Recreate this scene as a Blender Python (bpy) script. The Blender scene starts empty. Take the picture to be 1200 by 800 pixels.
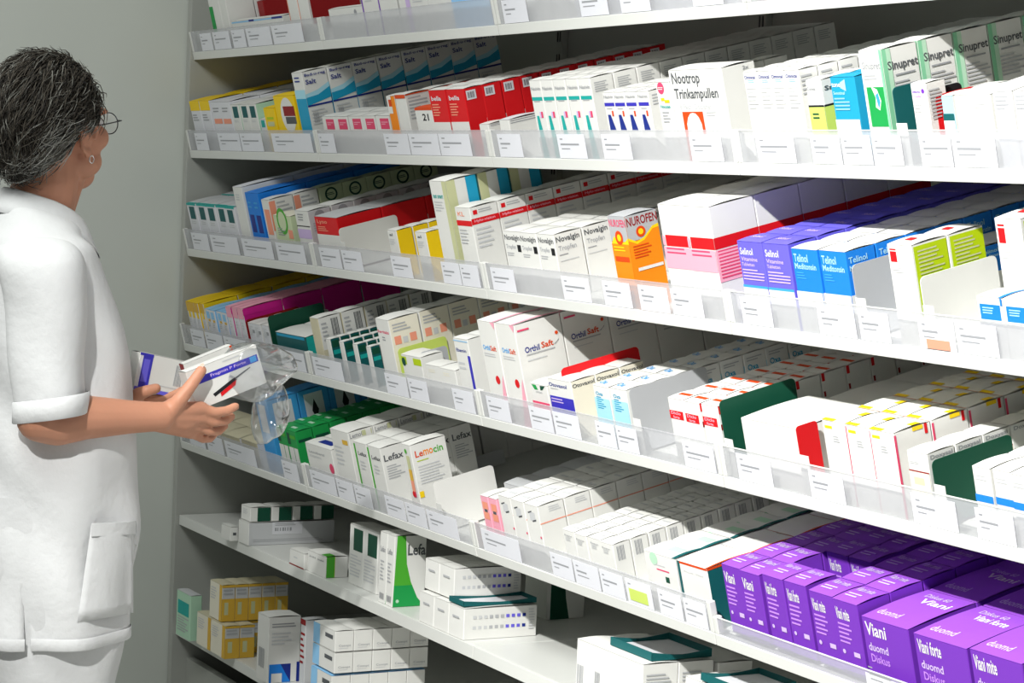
import bpy, bmesh, math, random
from mathutils import Matrix, Vector
random.seed(7)

# ------------------------------------------------------------------ camera, light, exposure
scene = bpy.context.scene
COL = scene.collection
CAM = Vector((5.1826, -1.8928, 1.43))
YAW, PITCH, ROLL, FPX, AL = -1.0735, -0.0724, 0.0427, 2581.16, 0.254
FWD = Vector((math.sin(YAW) * math.cos(PITCH), math.cos(YAW) * math.cos(PITCH), math.sin(PITCH)))
_r = FWD.cross(Vector((0, 0, 1))).normalized()
_u = _r.cross(FWD)
RGT = _r * math.cos(ROLL) + _u * math.sin(ROLL)
UPV = _u * math.cos(ROLL) - _r * math.sin(ROLL)
cam = bpy.data.cameras.new('camera')
cam.sensor_fit = 'HORIZONTAL'
cam.sensor_width = 36.0
cam.lens = 36.0 * FPX / 1200.0
cam.clip_start = 0.05
camo = bpy.data.objects.new('camera', cam)
COL.objects.link(camo)
_m = Matrix((RGT, UPV, -FWD)).transposed().to_4x4()
_m.translation = CAM
camo.matrix_world = _m
scene.camera = camo

world = bpy.data.worlds.new('room_light')
scene.world = world
world.use_nodes = True
bg = world.node_tree.nodes['Background']
bg.inputs[0].default_value = (0.95, 1.0, 0.97, 1)
bg.inputs[1].default_value = 0.14

def area(name, loc, target, size, power, col=(1, 1, 1), sy=None):
    l = bpy.data.lights.new(name, 'AREA')
    l.energy = power
    l.color = col
    l.shape = 'RECTANGLE'
    l.size = size
    l.size_y = sy or size
    o = bpy.data.objects.new(name, l)
    COL.objects.link(o)
    o.location = loc
    o.rotation_euler = (Vector(target) - Vector(loc)).to_track_quat('-Z', 'Y').to_euler()
    return o
def spot(name, loc, target, power, angle, blend, radius, col=(1, 1, 1)):
    l = bpy.data.lights.new(name, 'SPOT')
    l.energy = power
    l.color = col
    l.spot_size = math.radians(angle)
    l.spot_blend = blend
    l.shadow_soft_size = radius
    o = bpy.data.objects.new(name, l)
    COL.objects.link(o)
    o.location = loc
    o.rotation_euler = (Vector(target) - Vector(loc)).to_track_quat('-Z', 'Y').to_euler()
    return o
spot('aisle_spotlight', (3.9, -2.5, 3.15), (2.6, 0.1, 0.5), 1080, 56, 1.0, 0.05, (1.0, 0.99, 0.96))
area('soft_fill_light', (1.9, -1.75, 2.95), (1.4, -0.7, 0.6), 1.8, 44, (0.98, 1.0, 0.97), 0.6)  # unseen soft fill, added to brighten the person and the shelf fronts

vs = scene.view_settings
vs.view_transform = 'Standard'
vs.look = 'None'
vs.gamma = 1
vs.exposure = 0.0
vs.use_curve_mapping = False

# ------------------------------------------------------------------ materials
MATS = {}
def mat(name, col, rough=0.55, noise=0.0, scale=40.0, metal=0.0, alpha=1.0, bump=0.0, spec=0.4, sss=0.0):
    if name in MATS:
        return MATS[name]
    m = bpy.data.materials.new(name)
    m.use_nodes = True
    nt = m.node_tree
    b = nt.nodes['Principled BSDF']
    b.inputs['Base Color'].default_value = (*col, 1)
    b.inputs['Roughness'].default_value = rough
    b.inputs['Metallic'].default_value = metal
    b.inputs['Alpha'].default_value = alpha
    b.inputs['Specular IOR Level'].default_value = spec
    if sss:
        b.inputs['Subsurface Weight'].default_value = sss
        b.inputs['Subsurface Radius'].default_value = (0.012, 0.005, 0.003)
    if noise or bump:
        tc = nt.nodes.new('ShaderNodeTexCoord')
        n = nt.nodes.new('ShaderNodeTexNoise')
        n.inputs['Scale'].default_value = scale
        n.inputs['Detail'].default_value = 4
        nt.links.new(tc.outputs['Object'], n.inputs['Vector'])
        if noise:
            mx = nt.nodes.new('ShaderNodeMix')
            mx.data_type = 'RGBA'
            mx.inputs['A'].default_value = (*[c * (1 - noise) for c in col], 1)
            mx.inputs['B'].default_value = (*[min(1, c * (1 + noise)) for c in col], 1)
            nt.links.new(n.outputs['Fac'], mx.inputs['Factor'])
            nt.links.new(mx.outputs['Result'], b.inputs['Base Color'])
        if bump:
            bp = nt.nodes.new('ShaderNodeBump')
            bp.inputs['Strength'].default_value = bump
            bp.inputs['Distance'].default_value = 0.01
            nt.links.new(n.outputs['Fac'], bp.inputs['Height'])
            nt.links.new(bp.outputs['Normal'], b.inputs['Normal'])
    MATS[name] = m
    return m

def s2l(h):
    h = h.lstrip('#')
    o = []
    for i in (0, 2, 4):
        c = int(h[i:i + 2], 16) / 255
        o.append(c / 12.92 if c < 0.04045 else ((c + 0.055) / 1.055) ** 2.4)
    return tuple(o)
INK = dict(white='e2e2de', paper='dcdde2', cream='e9e4d2', grey='9a9ca0', lgrey='c9cbcd', mgrey='b0b2b5', dgrey='55585c', black='1b1c20', red='d5141c',
           dred='8e1116', orange='f08a14', dorange='d9480f', yellow='f4cf17', ochre='dbb040', lime='b4cc0e', plime='c9dc6a', green='1c9a4b', dgreen='0f4a37',
           mgreen='4caa32', pgreen='b6dcc0', teal='1aa79f', dteal='125a5c', cyan='1d9cc4', lcyan='a9dcec', lblue='8fc6ee', blue='1c7fdd', sky='3f9fe0',
           navy='1c2f86', indigo='3a35b4', violet='6a62d8', lilac='cdb6e2', purple='7434b4', mpurple='9450c8', sgreen='86c9a0', lpurple='c088e6', magenta='d62093', pink='f0a9bb', dpink='e0496f',
           salmon='ee9a7f', olive='c6c99c', pgrn='c9d6b0', beige='cfc8ac')
for k, v in INK.items():
    mat('print_' + k, s2l(v), 0.5, noise=0.03, scale=25, spec=0.3)
def ink(c):
    return MATS['print_' + c]
M_SHELF = mat('white_powder_coated_steel', (0.70, 0.71, 0.68), 0.35, noise=0.02, scale=8)
M_PANEL = mat('grey_white_panel', (0.40, 0.41, 0.38), 0.5, noise=0.03, scale=5)
M_WALL = mat('painted_wall', (0.60, 0.63, 0.585), 0.8, noise=0.04, scale=3, bump=0.05)
M_FLOOR = mat('grey_linoleum', (0.42, 0.42, 0.40), 0.5, noise=0.12, scale=30)
M_DARK = mat('dark_steel', (0.05, 0.05, 0.05), 0.5, noise=0.1)
M_ACR = mat('clear_acrylic', (0.62, 0.63, 0.66), 0.15, noise=0.05, alpha=0.42)
M_LABEL = mat('label_paper', (0.74, 0.75, 0.80), 0.6, noise=0.02)

# ------------------------------------------------------------------ geometry helpers
def mesh_obj(name, verts, faces, mats, parent=None, midx=None, smooth=False):
    me = bpy.data.meshes.new(name)
    me.from_pydata(verts, [], faces)
    for m in (mats if isinstance(mats, (list, tuple)) else [mats]):
        me.materials.append(m)
    if midx:
        me.polygons.foreach_set('material_index', midx)
    if smooth:
        me.polygons.foreach_set('use_smooth', [True] * len(me.polygons))
    me.update()
    return link(name, me, parent)
def link(name, me, parent=None):
    o = bpy.data.objects.new(name, me)
    COL.objects.link(o)
    if parent:
        o.parent = parent
    return o
def tag(o, label=None, cat=None, group=None, kind=None):
    if label: o['label'] = label
    if cat: o['category'] = cat
    if group: o['group'] = group
    if kind: o['kind'] = kind
    return o
def box_vf(x0, y0, z0, x1, y1, z1, b=0.0):
    """bevelled box as verts, faces"""
    if b <= 0:
        v = [(x, y, z) for x in (x0, x1) for y in (y0, y1) for z in (z0, z1)]
        f = [(0, 1, 3, 2), (4, 6, 7, 5), (0, 4, 5, 1), (2, 3, 7, 6), (0, 2, 6, 4), (1, 5, 7, 3)]
        return v, f
    bm = bmesh.new()
    bmesh.ops.create_cube(bm, size=1)
    for q in bm.verts:
        q.co = Vector(((x0 + x1) / 2 + q.co.x * (x1 - x0), (y0 + y1) / 2 + q.co.y * (y1 - y0), (z0 + z1) / 2 + q.co.z * (z1 - z0)))
    bmesh.ops.bevel(bm, geom=bm.edges[:], offset=b, segments=2, affect='EDGES', profile=0.6)
    bm.verts.index_update()
    v = [tuple(q.co) for q in bm.verts]
    f = [tuple(q.index for q in p.verts) for p in bm.faces]
    bm.free()
    return v, f
def box(name, a, b, m, parent=None, bev=0.0):
    v, f = box_vf(*a, *b, bev)
    return mesh_obj(name, v, f, m, parent)

# projection of the place through the camera: used to read positions on a shelf off the photograph
LV = dict(A=1.69524, B=1.45471, C=1.2124, D=0.97738, E=0.73338, F=0.54031, G=0.262)
def ang(l):
    return 0.0 if l in 'FG' else AL
def tray(l, s, t, h):
    a = ang(l)
    return Vector((s, t * math.cos(a) - h * math.sin(a), LV[l] + t * math.sin(a) + h * math.cos(a)))
def proj(p):
    d = p - CAM
    z = d.dot(FWD)
    return 600 + FPX * d.dot(RGT) / z, 400 - FPX * d.dot(UPV) / z, z
def solve(fn, goal, lo, hi):
    inc = fn(hi) > fn(lo)
    for _ in range(50):
        m = (lo + hi) / 2
        if (fn(m) < goal) == inc: lo = m
        else: hi = m
    return lo
HG, HT = 0.068, 0.012       # height of the label guard, of the tray surface
def s_at(l, px, t=0.02, h=HG):
    return solve(lambda s: proj(tray(l, s, t, h))[0], px, -0.5, 4.3)
def on_plane(l, px, py, h):
    a = ang(l)
    d = FWD + RGT * ((px - 600) / FPX) - UPV * ((py - 400) / FPX)
    n = Vector((0, -math.sin(a), math.cos(a)))
    o = tray(l, 0, 0, h)
    q = CAM + d * ((o - CAM).dot(n) / d.dot(n))
    return q.x, (q - tray(l, 0, 0, 0)).dot(Vector((0, math.cos(a), math.sin(a))))
def frame(l, s, t, h, rz=0.0, rx=0.0):
    return Matrix.Translation(tray(l, s, t, h)) @ Matrix.Rotation(ang(l) + rx, 4, 'X') @ Matrix.Rotation(rz, 4, 'Z')

# ------------------------------------------------------------------ lettering
TXT = {}
def text_mesh(s, bold=False):
    key = (s, bold)
    if key in TXT:
        return TXT[key]
    cu = bpy.data.curves.new('t', 'FONT')
    cu.body = s
    cu.resolution_u = 2
    if bold:
        cu.offset = 0.018
    o = bpy.data.objects.new('t', cu)
    COL.objects.link(o)
    dg = bpy.context.evaluated_depsgraph_get()
    me = o.evaluated_get(dg).to_mesh()
    vs_ = [(v.co.x, v.co.y) for v in me.vertices]
    fs = [tuple(p.vertices) for p in me.polygons]
    o.evaluated_get(dg).to_mesh_clear()
    bpy.data.objects.remove(o)
    bpy.data.curves.remove(cu)
    xs = [v[0] for v in vs_] or [0, 1]
    ys = [v[1] for v in vs_] or [0, 1]
    x0, x1 = min(xs), max(xs)
    y0, y1 = min(ys), max(ys)
    vs_ = [((x - x0) / (x1 - x0), (y - y0) / (y1 - y0)) for x, y in vs_]
    TXT[key] = (vs_, fs)
    return TXT[key]

class Print:
    """flat print collected for one carton: F front, S right side, T top, L left side"""
    def __init__(self, w, h, d):
        self.w, self.h, self.d = w, h, d
        self.v, self.f, self.mi, self.mats, self.n = [], [], [], [], 0
    def pt(self, face, u, v, o):
        w, h, d = self.w, self.h, self.d
        if face == 'F': return (u * w, -o, v * h)
        if face == 'S': return (w + o, u * d, v * h)
        if face == 'T': return (u * w, v * d, h + o + BULGE(w, d) * math.sin(math.pi * min(1, max(0, v))))
        return (-o, (1 - u) * d, v * h)
    def add(self, face, uv, faces, col):
        self.n += 1
        o = 0.0003 + 0.00006 * self.n
        k = len(self.v)
        m = ink(col)
        if m not in self.mats: self.mats.append(m)
        i = self.mats.index(m)
        self.v += [self.pt(face, u, v, o) for u, v in uv]
        for f in faces:
            self.f.append(tuple(k + q for q in f))
            self.mi.append(i)
    def rect(self, face, u0, v0, u1, v1, col):
        if face == 'T':
            n = 4
            uv = []
            for i in range(n + 1):
                t = v0 + (v1 - v0) * i / n
                uv += [(u0, t), (u1, t)]
            self.add(face, uv, [(2 * i, 2 * i + 1, 2 * i + 3, 2 * i + 2) for i in range(n)], col)
        else:
            self.add(face, [(u0, v0), (u1, v0), (u1, v1), (u0, v1)], [(0, 1, 2, 3)], col)
    def run(self, items):
        for it in items:
            face, k = it[0], it[1]
            if k == 't':
                _, _, s, u0, v0, u1, v1, col = it
                tv, tf = text_mesh(s, True)
                self.add(face, [(u0 + (u1 - u0) * x, v0 + (v1 - v0) * y) for x, y in tv], tf, col)
            elif k == 'l':
                _, _, u0, v0, u1, v1, n, col = it
                rr = random.Random(n * 7 + int(u0 * 100))
                st = (v1 - v0) / n
                for i in range(n):
                    a = v1 - i * st
                    self.rect(face, u0, a - st * 0.42, u0 + (u1 - u0) * rr.uniform(0.55, 1), a, col)
            elif k == 'b':
                _, _, u0, v0, u1, v1, col = it
                n = 7
                for i in range(n):
                    a = u0 + (u1 - u0) * i / n
                    self.rect(face, a, v0, a + (u1 - u0) / n * (0.45 + 0.3 * (i % 3 == 0)), v1, col)
            elif k == 'p':
                _, _, pts, col = it
                self.add(face, pts, [tuple(range(len(pts)))], col)
            elif k == 'c':
                _, _, u, v, r, col = it
                W = self.d if face == 'S' else self.w
                H = self.d if face == 'T' else self.h
                self.add(face, [(u + r * math.cos(2 * math.pi * q / 20), v + r * W / H * math.sin(2 * math.pi * q / 20)) for q in range(20)], [tuple(range(20))], col)
            else:
                self.rect(*it)

def BULGE(w, d):
    return min(0.0022, 0.035 * d)

LID = {}
def lid_mesh(w, h, d, col):
    # arched tuck-in lid, a hair above the sleeve so that the slit at both sides stays open
    n, v, f = 6, [], []
    for i in range(n + 1):
        y = d * i / n
        z = h + BULGE(w, d) * math.sin(math.pi * i / n) + 0.0002
        v += [(0.0004, y, z), (w - 0.0004, y, z)]
    for i in range(n):
        f.append((2 * i, 2 * i + 1, 2 * i + 3, 2 * i + 2))
    me = bpy.data.meshes.new('lid')
    me.from_pydata(v, [], f)
    me.materials.append(ink(col))
    return me
def carton_mesh(w, h, d, cols):
    """folding carton: bevelled sleeve, arched tuck-in lid with its slit, bottom flap"""
    f_, s_, t_ = cols
    b = min(0.0012, w * 0.06, d * 0.06)
    v, f, mi = [], [], []
    def quad(*q, m=0):
        k = len(v)
        v.extend(q)
        f.append(tuple(range(k, k + len(q))))
        mi.append(m)
    # vertical sleeve with chamfered edges
    ring = [(b, 0), (w - b, 0), (w, b), (w, d - b), (w - b, d), (b, d), (0, d - b), (0, b)]
    ms = [0, 0, 1, 1, 0, 1, 1, 0]
    ms = [0, 0, 1, 1, 0, 0, 1, 0]
    for i in range(8):
        (xa, ya), (xb, yb) = ring[i], ring[(i + 1) % 8]
        quad((xa, ya, 0), (xb, yb, 0), (xb, yb, h - b * 0.3), (xa, ya, h - b * 0.3), m=ms[i])
    quad(*[(x, y, 0) for x, y in reversed(ring)], m=0)
    quad(*[(x, y, h - b * 0.9) for x, y in ring], m=2)
    return v, f, mi, [ink(f_), ink(s_), ink(t_)]

ORD = ['first', 'second', 'third', 'fourth', 'fifth', 'sixth', 'seventh', 'eighth', 'ninth', 'tenth', 'eleventh', 'twelfth', 'thirteenth']
def colname(i, n):
    if n == 1: return ''
    if n == 2: return ('left', 'right')[i] + ' column'
    if n == 3: return ('left', 'middle', 'right')[i] + ' column'
    return ORD[i] + ' column'
CNT = [0]
HIDDEN = {2,3,9,10,64,68,72,75,76,79,80,82,84,86,87,88,106,208,212,213,214,215,216,218,297,299,300,302,303,305,306,339,342,343,347,348,349,350,388,389,390,396,431,436,437,440,441,442,443,444,445,446,449,450,457,462,467,472,482,483,484,486,487,488,492,493,497,498,503,508,509,511,520,521,522,523,537,538,539,543,544,545,546,547,550,551,552,553,554,555,561,562,570,571,572,589,590,591,592,601,602,603,611,612,613,621,622,623,633,642,643,649,650,656,657,665,669,670,671,683,691,696,697,704,705,706,707,708,709,717,718,719,720,721,745,746,754,755,756,757,763,764,765,766,773,774,775,785,786,787,788,798,799,800,801,811,812,813,814,824,825,826,827,833,834,835,840,841,847,848,849,855,856,857,861,862,863,864,869,870,871,876,877,878,879,885,886,887,891,895,898,899,924,933}

def carton_proto(w, h, d, cols, prints):
    v, f, mi, mats = carton_mesh(w, h, d, cols)
    r_ = h / max(w, d)
    nm = 'slim_carton' if w < 0.044 and r_ > 1.3 else 'tall_carton' if r_ > 1.75 else 'upright_carton' if r_ > 1.2 else 'square_carton' if r_ > 0.75 else 'flat_carton'
    me = bpy.data.meshes.new(nm)
    me.from_pydata(v, [], f)
    for m in mats: me.materials.append(m)
    me.polygons.foreach_set('material_index', mi)
    me.update()
    LID[me.name] = lid_mesh(w, h, d, cols[2])
    pm = None
    if prints:
        P = Print(w, h, d)
        P.run(prints)
        pm = bpy.data.meshes.new('print')
        pm.from_pydata(P.v, [], P.f)
        for m in P.mats: pm.materials.append(m)
        pm.polygons.foreach_set('material_index', P.mi)
        pm.update()
    return me, pm
def place_carton(me, pm, M, label, group, name=None):
    CNT[0] += 1
    if CNT[0] in HIDDEN:        # stands wholly behind other cartons
        return None
    o = link(name or me.name.split('.')[0], me)
    o.matrix_world = M
    tag(o, label, 'medicine box', group)
    o['idx'] = CNT[0]
    link('lid', LID[me.name], o)
    if pm:
        link('print', pm, o)['kind'] = 'stuff'
    return o

def above(prints, v0):
    """print laid out on the part of a face that shows above the label guard"""
    g = lambda v: v if v <= 0 else v0 + (1 - v0) * v
    out = []
    for it in prints:
        it = list(it)
        if it[0] == 'T': pass
        elif it[1] in ('t',): it[4], it[6] = g(max(it[4], 1e-6)), g(it[6])
        elif it[1] in ('l', 'b'): it[3], it[5] = g(max(it[3], 1e-6)), g(it[5])
        elif it[1] == 'p': it[2] = [(u, g(v)) for u, v in it[2]]
        elif it[1] == 'c': it[3] = g(it[3])
        else: it[2], it[4] = g(it[2]), g(it[4])
        out.append(tuple(it))
    return out
def row(l, px0, px1, n, ytop, d, deep, cols, prints, desc, t0=0.014, gap=0.0024, jit=0.016, stag=0.004, group=None, deep_cols=None, alt=None, hb=HT, skip=(), vis=None):
    """n columns of cartons between two pixels of the shelf's guard line, `deep` cartons one behind another.
    d: pixels of one side face if above 1, else metres"""
    s0, s1 = s_at(l, px0, 0.014), s_at(l, px1, 0.014)
    w = (s1 - s0) / n - gap
    sm = s0
    h = solve(lambda q: -proj(tray(l, sm, t0, q))[1], -ytop, 0.0, 0.5) - hb
    if d > 1:
        a = proj(tray(l, s1, t0, HG))[0]
        d = solve(lambda q: proj(tray(l, s1, t0 + q, HG))[0], a + d, 0.0, 0.6) - 0.0015
    deep = max(1, min(deep, int((0.545 - t0) / (d + 0.0015))))
    v0 = max(0.0, ((vis or HG) - hb - 0.004) / h)
    prints = above(prints, v0)
    me, pm = carton_proto(w, h, d, cols, prints)
    if alt:
        alt = (alt[0], alt[1], above(alt[2], v0), alt[3])
        me2, pm2 = carton_proto(w, h, d, alt[1], alt[2])
    for i in range(n):
        off = random.uniform(0, stag)
        for j in range(deep):
            if (i, j) in skip: continue
            a = alt and j >= alt[0]
            dd = desc if not a else alt[3]
            parts = [dd]
            c = colname(i, n)
            if c: parts.append(c)
            if deep > 1: parts.append(ORD[j] + ' from front')
            M = frame(l, s0 + i * (w + gap), t0 + off + j * (d + 0.0015), hb + 0.0003, random.uniform(-jit, jit))
            place_carton(me2 if a else me, pm2 if a else pm, M, ', '.join(parts), group or ('row of ' + desc))
    return s0, w, h, d

def flat(l, px, py, px1, ytop, d, cols, prints, desc, n=1, deep=1, h0=0.025, rz=0.0, t=None, gap=0.001, levels=1, group=None):
    """cartons on a level shelf: bottom front left corner at a pixel, front up to px1, top at ytop"""
    s, tt = on_plane(l, px, py, h0)
    if t is not None:
        tt = t
        s = s_at(l, px, tt, h0)
    s1 = s_at(l, px1, tt, h0)
    w = (s1 - s) / n - gap
    h = solve(lambda q: -proj(tray(l, s, tt, q))[1], -ytop, 0.0, 0.6) - h0
    if d > 1:
        a = proj(tray(l, s1, tt, h0))[0]
        d = solve(lambda q: proj(tray(l, s1, tt + q, h0))[0], a + d, 0.0, 0.6) / deep - 0.001
    h /= levels
    me, pm = carton_proto(w, h, d, cols, prints)
    for i in range(n):
        for j in range(deep):
            for k in range(levels):
                parts = [desc]
                if n > 1: parts.append(colname(i, n))
                if deep > 1: parts.append(ORD[j] + ' from front')
                if levels > 1: parts.append(('bottom', 'top')[k] + ' layer' if levels == 2 else ORD[k] + ' layer up')
                M = frame(l, s, tt, h0) @ Matrix.Rotation(rz, 4, 'Z') @ Matrix.Translation((i * (w + gap), j * (d + 0.001), k * (h + 0.0012) + 0.0003))
                place_carton(me, pm, M, ', '.join(parts), group or ('stack of ' + desc if n * deep * levels > 1 else None))
    return s, tt, w, h, d

def card(l, px, y0top, t0, t1, col, label, hb=0.016, tab=True, slant=0.0, th=0.0012, name='divider_card'):
    """upright divider sheet standing front to back between two rows, with a finger notch"""
    s = s_at(l, px, t0)
    h = solve(lambda q: -proj(tray(l, s, t0, q))[1], -y0top, 0.0, 0.5) - hb
    L = t1 - t0
    r = min(0.008, L * 0.15)
    out = [(0, 0), (L, 0), (L, h - r)] + [(L - r + r * math.sin(a), h - r + r * math.cos(a)) for a in (1.2, 0.8, 0.4)] + [(L - r, h)] + \
          [(r, h)] + [(r - r * math.sin(a), h - r + r * math.cos(a)) for a in (0.4, 0.8, 1.2)] + [(0, h - r)]
    v = [(0, y, z) for y, z in out] + [(th, y, z) for y, z in out]
    n = len(out)
    f = [tuple(range(n - 1, -1, -1)), tuple(range(n, 2 * n))] + [(i, (i + 1) % n, n + (i + 1) % n, n + i) for i in range(n)]
    o = mesh_obj(name, v, f, ink(col))
    o.matrix_world = frame(l, s, t0, hb, 0.0, slant)
    tag(o, label, 'divider')
    if tab:
        tw = 0.022
        v, f = box_vf(-0.0005, -0.0008, 0, tw, 0, 0.060, 0)
        mesh_obj('tab', v, f, ink('white'), o)
    return o

# ------------------------------------------------------------------ the room
def struct(name, a, b, m, bev=0.0):
    o = box(name, a, b, m, None, bev)
    o['kind'] = 'structure'
    return o
struct('floor', (-0.2, -3.6, -0.1), (6.6, 0.72, 0.0), M_FLOOR)
struct('wall_left', (-0.16, -3.6, 0.0), (-0.034, 0.72, 3.0), M_WALL)
struct('wall_back', (-0.034, 0.62, 0.0), (6.6, 0.72, 3.0), M_WALL)

# shelving carcass
NB, BW, TD = 4, 0.8, 0.555
carc = bpy.data.objects.new('shelving_carcass', None)
COL.objects.link(carc)
tag(carc, 'grey white steel shelving carcass with end panels and back panels along the wall', 'shelving')
box('side_panel', (-0.03, -0.012, 0.0), (-0.006, 0.60, 2.25), M_PANEL, carc, 0.002)
box('side_panel', (NB * BW + 0.006, -0.012, 0.0), (NB * BW + 0.03, 0.60, 2.25), M_PANEL, carc, 0.002)
for i in range(NB):
    box('back_panel', (i * BW - 0.004, 0.592, 0.0), ((i + 1) * BW - 0.010, 0.60, 2.25), M_PANEL, carc)
for i in range(1, NB):
    up = box('upright', (i * BW - 0.016, 0.575, 0.0), (i * BW + 0.012, 0.5915, 2.25), M_PANEL, carc, 0.002)
    for q in range(42):
        z = 0.1 + q * 0.05
        for dx in (-0.009, 0.002):
            box('slot', (i * BW + dx, 0.5735, z), (i * BW + dx + 0.004, 0.5751, z + 0.022), M_DARK, up)
box('plinth', (-0.006, 0.03, 0.0), (NB * BW, 0.05, 0.2), M_PANEL, carc)

# the trays: seven levels of four bays
LABELS = {
 'A': [[(236, 249), (251, 270), (273, 288), (290, 318), (320, 355)], [], [(590, 618), (680, 712), (727, 761), (811, 846)], []],
 'B': [[(230, 244), (257, 282), (283, 308), (320, 366)], [(375, 393), (452, 480), (481, 515), (516, 552)], [(585, 612), (655, 687), (707, 740), (810, 847)], [(888, 932), (952, 986), (988, 1022), (1024, 1058), (1080, 1116), (1118, 1168)]],
 'C': [[(226, 245), (248, 280), (285, 320), (325, 358)], [(376, 400), (402, 425), (460, 483), (519, 540), (541, 562)], [(577, 604), (660, 692), (708, 740), (750, 784), (788, 824)], [(870, 905), (960, 1003), (1008, 1043), (1078, 1120), (1122, 1170)]],
 'D': [[(225, 240), (242, 262), (264, 290), (330, 358)], [(368, 402), (453, 478), (480, 502), (532, 556)], [(572, 598), (622, 648), (650, 680), (700, 722), (724, 748), (802, 838)], [(865, 905), (950, 990), (1070, 1122), (1145, 1190)]],
 'E': [[(222, 240), (243, 262), (265, 300), (332, 350)], [(365, 394), (396, 415), (417, 436), (453, 475), (477, 500), (502, 537)], [(566, 610), (647, 672), (674, 703), (705, 732), (735, 765), (773, 800), (803, 829)], [(1015, 1065)]],
}
SHN = dict(A='topmost', B='second', C='third', D='fourth', E='fifth', F='sixth', G='lowest')
BYN = ['leftmost bay', 'second bay from left', 'third bay from left', 'rightmost bay']
for l in 'ABCDEFG':
    fl = l in 'FG'
    for b in range(NB):
        x0, x1 = b * BW + 0.0012, (b + 1) * BW - 0.0012
        if b == 0: x0 = -0.004
        root = bpy.data.objects.new('shelf', None)
        COL.objects.link(root)
        root.matrix_world = frame(l, 0, 0, 0)
        tag(root, ('%s %s shelf from top, %s' % ('white level' if fl else 'white tilted', SHN[l], BYN[b])) if l not in 'AG' else '%s %s shelf of the rack, %s' % ('white level' if fl else 'white tilted', SHN[l], BYN[b]), 'shelf', 'steel shelves of the rack')
        if fl:
            box('board', (x0, 0.002, 0.004), (x1, TD, 0.0245), M_SHELF, root, 0.002)
            box('front_lip', (x0, -0.002, 0.0), (x1, 0.0018, 0.0245), M_SHELF, root, 0.0008)
            continue
        box('board', (x0, 0.004, 0.003), (x1, TD, HT - 0.0002), M_SHELF, root)
        box('front_lip', (x0, -0.002, 0.0), (x1, 0.0035, 0.019), M_SHELF, root, 0.001)
        hg = HG if not (l == 'E' and b == 3) else 0.046
        for sx in (x0, x1 - 0.010):
            box('end_bracket', (sx, -0.0015, 0.0192), (sx + 0.010, 0.010, hg + 0.001), M_SHELF, root, 0.0015)
        g = box('label_guard', (x0 + 0.0102, 0.0, 0.0192), (x1 - 0.0102, 0.0016, hg), M_ACR, root)
        box('guard_edge', (x0 + 0.0102, -0.0004, hg), (x1 - 0.0102, 0.002, hg + 0.0012), M_SHELF if b == 3 else M_ACR, g)
        for (p0, p1) in LABELS.get(l, [[]] * 4)[b]:
            sa, sb = s_at(l, p0, 0.0, 0.04), s_at(l, p1, 0.0, 0.04)
            sa, sb = max(sa, x0 + 0.011), min(sb, x1 - 0.011)
            if sb - sa < 0.01: continue
            ht = 0.062 if hg == HG else 0.043
            pl = box('price_label', (sa, -0.0010, 0.020), (sb, -0.0004, ht), M_LABEL, g)
            v, f, k = [], [], 0
            ww = sb - sa
            for (u0, u1, z0, z1) in ((0.1, 0.2, .78, .83), (0.1, random.uniform(.5, .9), .55, .62), (0.12, random.uniform(.3, .6), .38, .42)):
                q = [(sa + u0 * ww, -0.0013, 0.02 + z0 * 0.042), (sa + u1 * ww, -0.0013, 0.02 + z0 * 0.042), (sa + u1 * ww, -0.0013, 0.02 + z1 * 0.042), (sa + u0 * ww, -0.0013, 0.02 + z1 * 0.042)]
                f.append(tuple(range(len(v), len(v) + 4)))
                v += q
            mesh_obj('label_print', v, f, ink('grey'), g)
        if l == 'E' and b == 2:
            sa, sb = s_at('E', 739, 0, .035), s_at('E', 760, 0, .035)
            box('green_sticker', (sa, -0.0018, 0.026), (sb, -0.0014, 0.046), ink('plime'), g)
        if l == 'C' and b == 3:
            sa, sb = s_at('C', 1087, 0, .03), s_at('C', 1114, 0, .03)
            box('red_sticker', (sa, -0.0018, 0.021), (sb, -0.0014, 0.034), ink('salmon'), g)

# ------------------------------------------------------------------ the medicine boxes
WWW = ('white', 'white', 'white')
# ---- topmost shelf
row('A', 250, 262, 1, -30, .06, 3, WWW, [('F', 0, 0, .35, .42, 'green')], 'white box with small green corner on topmost shelf')
row('A', 262, 270, 1, -34, .07, 3, WWW, [('F', 'l', .1, .55, .9, .8, 3, 'lgrey')], 'plain tall white box on topmost shelf')
row('A', 272, 330, 1, 26, .05, 1, ('white', 'white', 'white'), [('F', 0, .72, 1, .92, 'lblue'), ('F', .35, .72, .45, 1, 'navy'), ('F', .8, .72, 1, 1, 'navy')], 'low white box with blue stripe on topmost shelf', t0=.012)
row('A', 274, 281, 1, 2, .10, 3, ('dred', 'dred', 'dred'), [], 'dark red box behind low blue striped one', t0=.08)
row('A', 340, 352, 1, -38, .06, 3, WWW, [('F', 0, 0, .06, 1, 'salmon'), ('S', 'l', .1, .5, .9, .8, 3, 'lgrey')], 'white box with thin red edge line')
row('A', 352, 364, 1, -38, .06, 3, WWW, [('F', 0, 0, .06, 1, 'salmon')], 'white box beside dark red divider')
card('A', 367, -10, .014, .13, 'dred', 'dark red divider sheet on topmost shelf', hb=.055, tab=False)
row('A', 384, 422, 1, 12, .04, 1, WWW, [('F', 'c', .8, .3, .04, 'grey')], 'low white box below dark red divider')
row('A', 424, 466, 2, -40, .08, 4, WWW, [('F', 0, 0, .06, 1, 'purple'), ('F', 'l', .2, .2, .8, .4, 3, 'lgrey')], 'white box with thin purple edge line')
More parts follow.
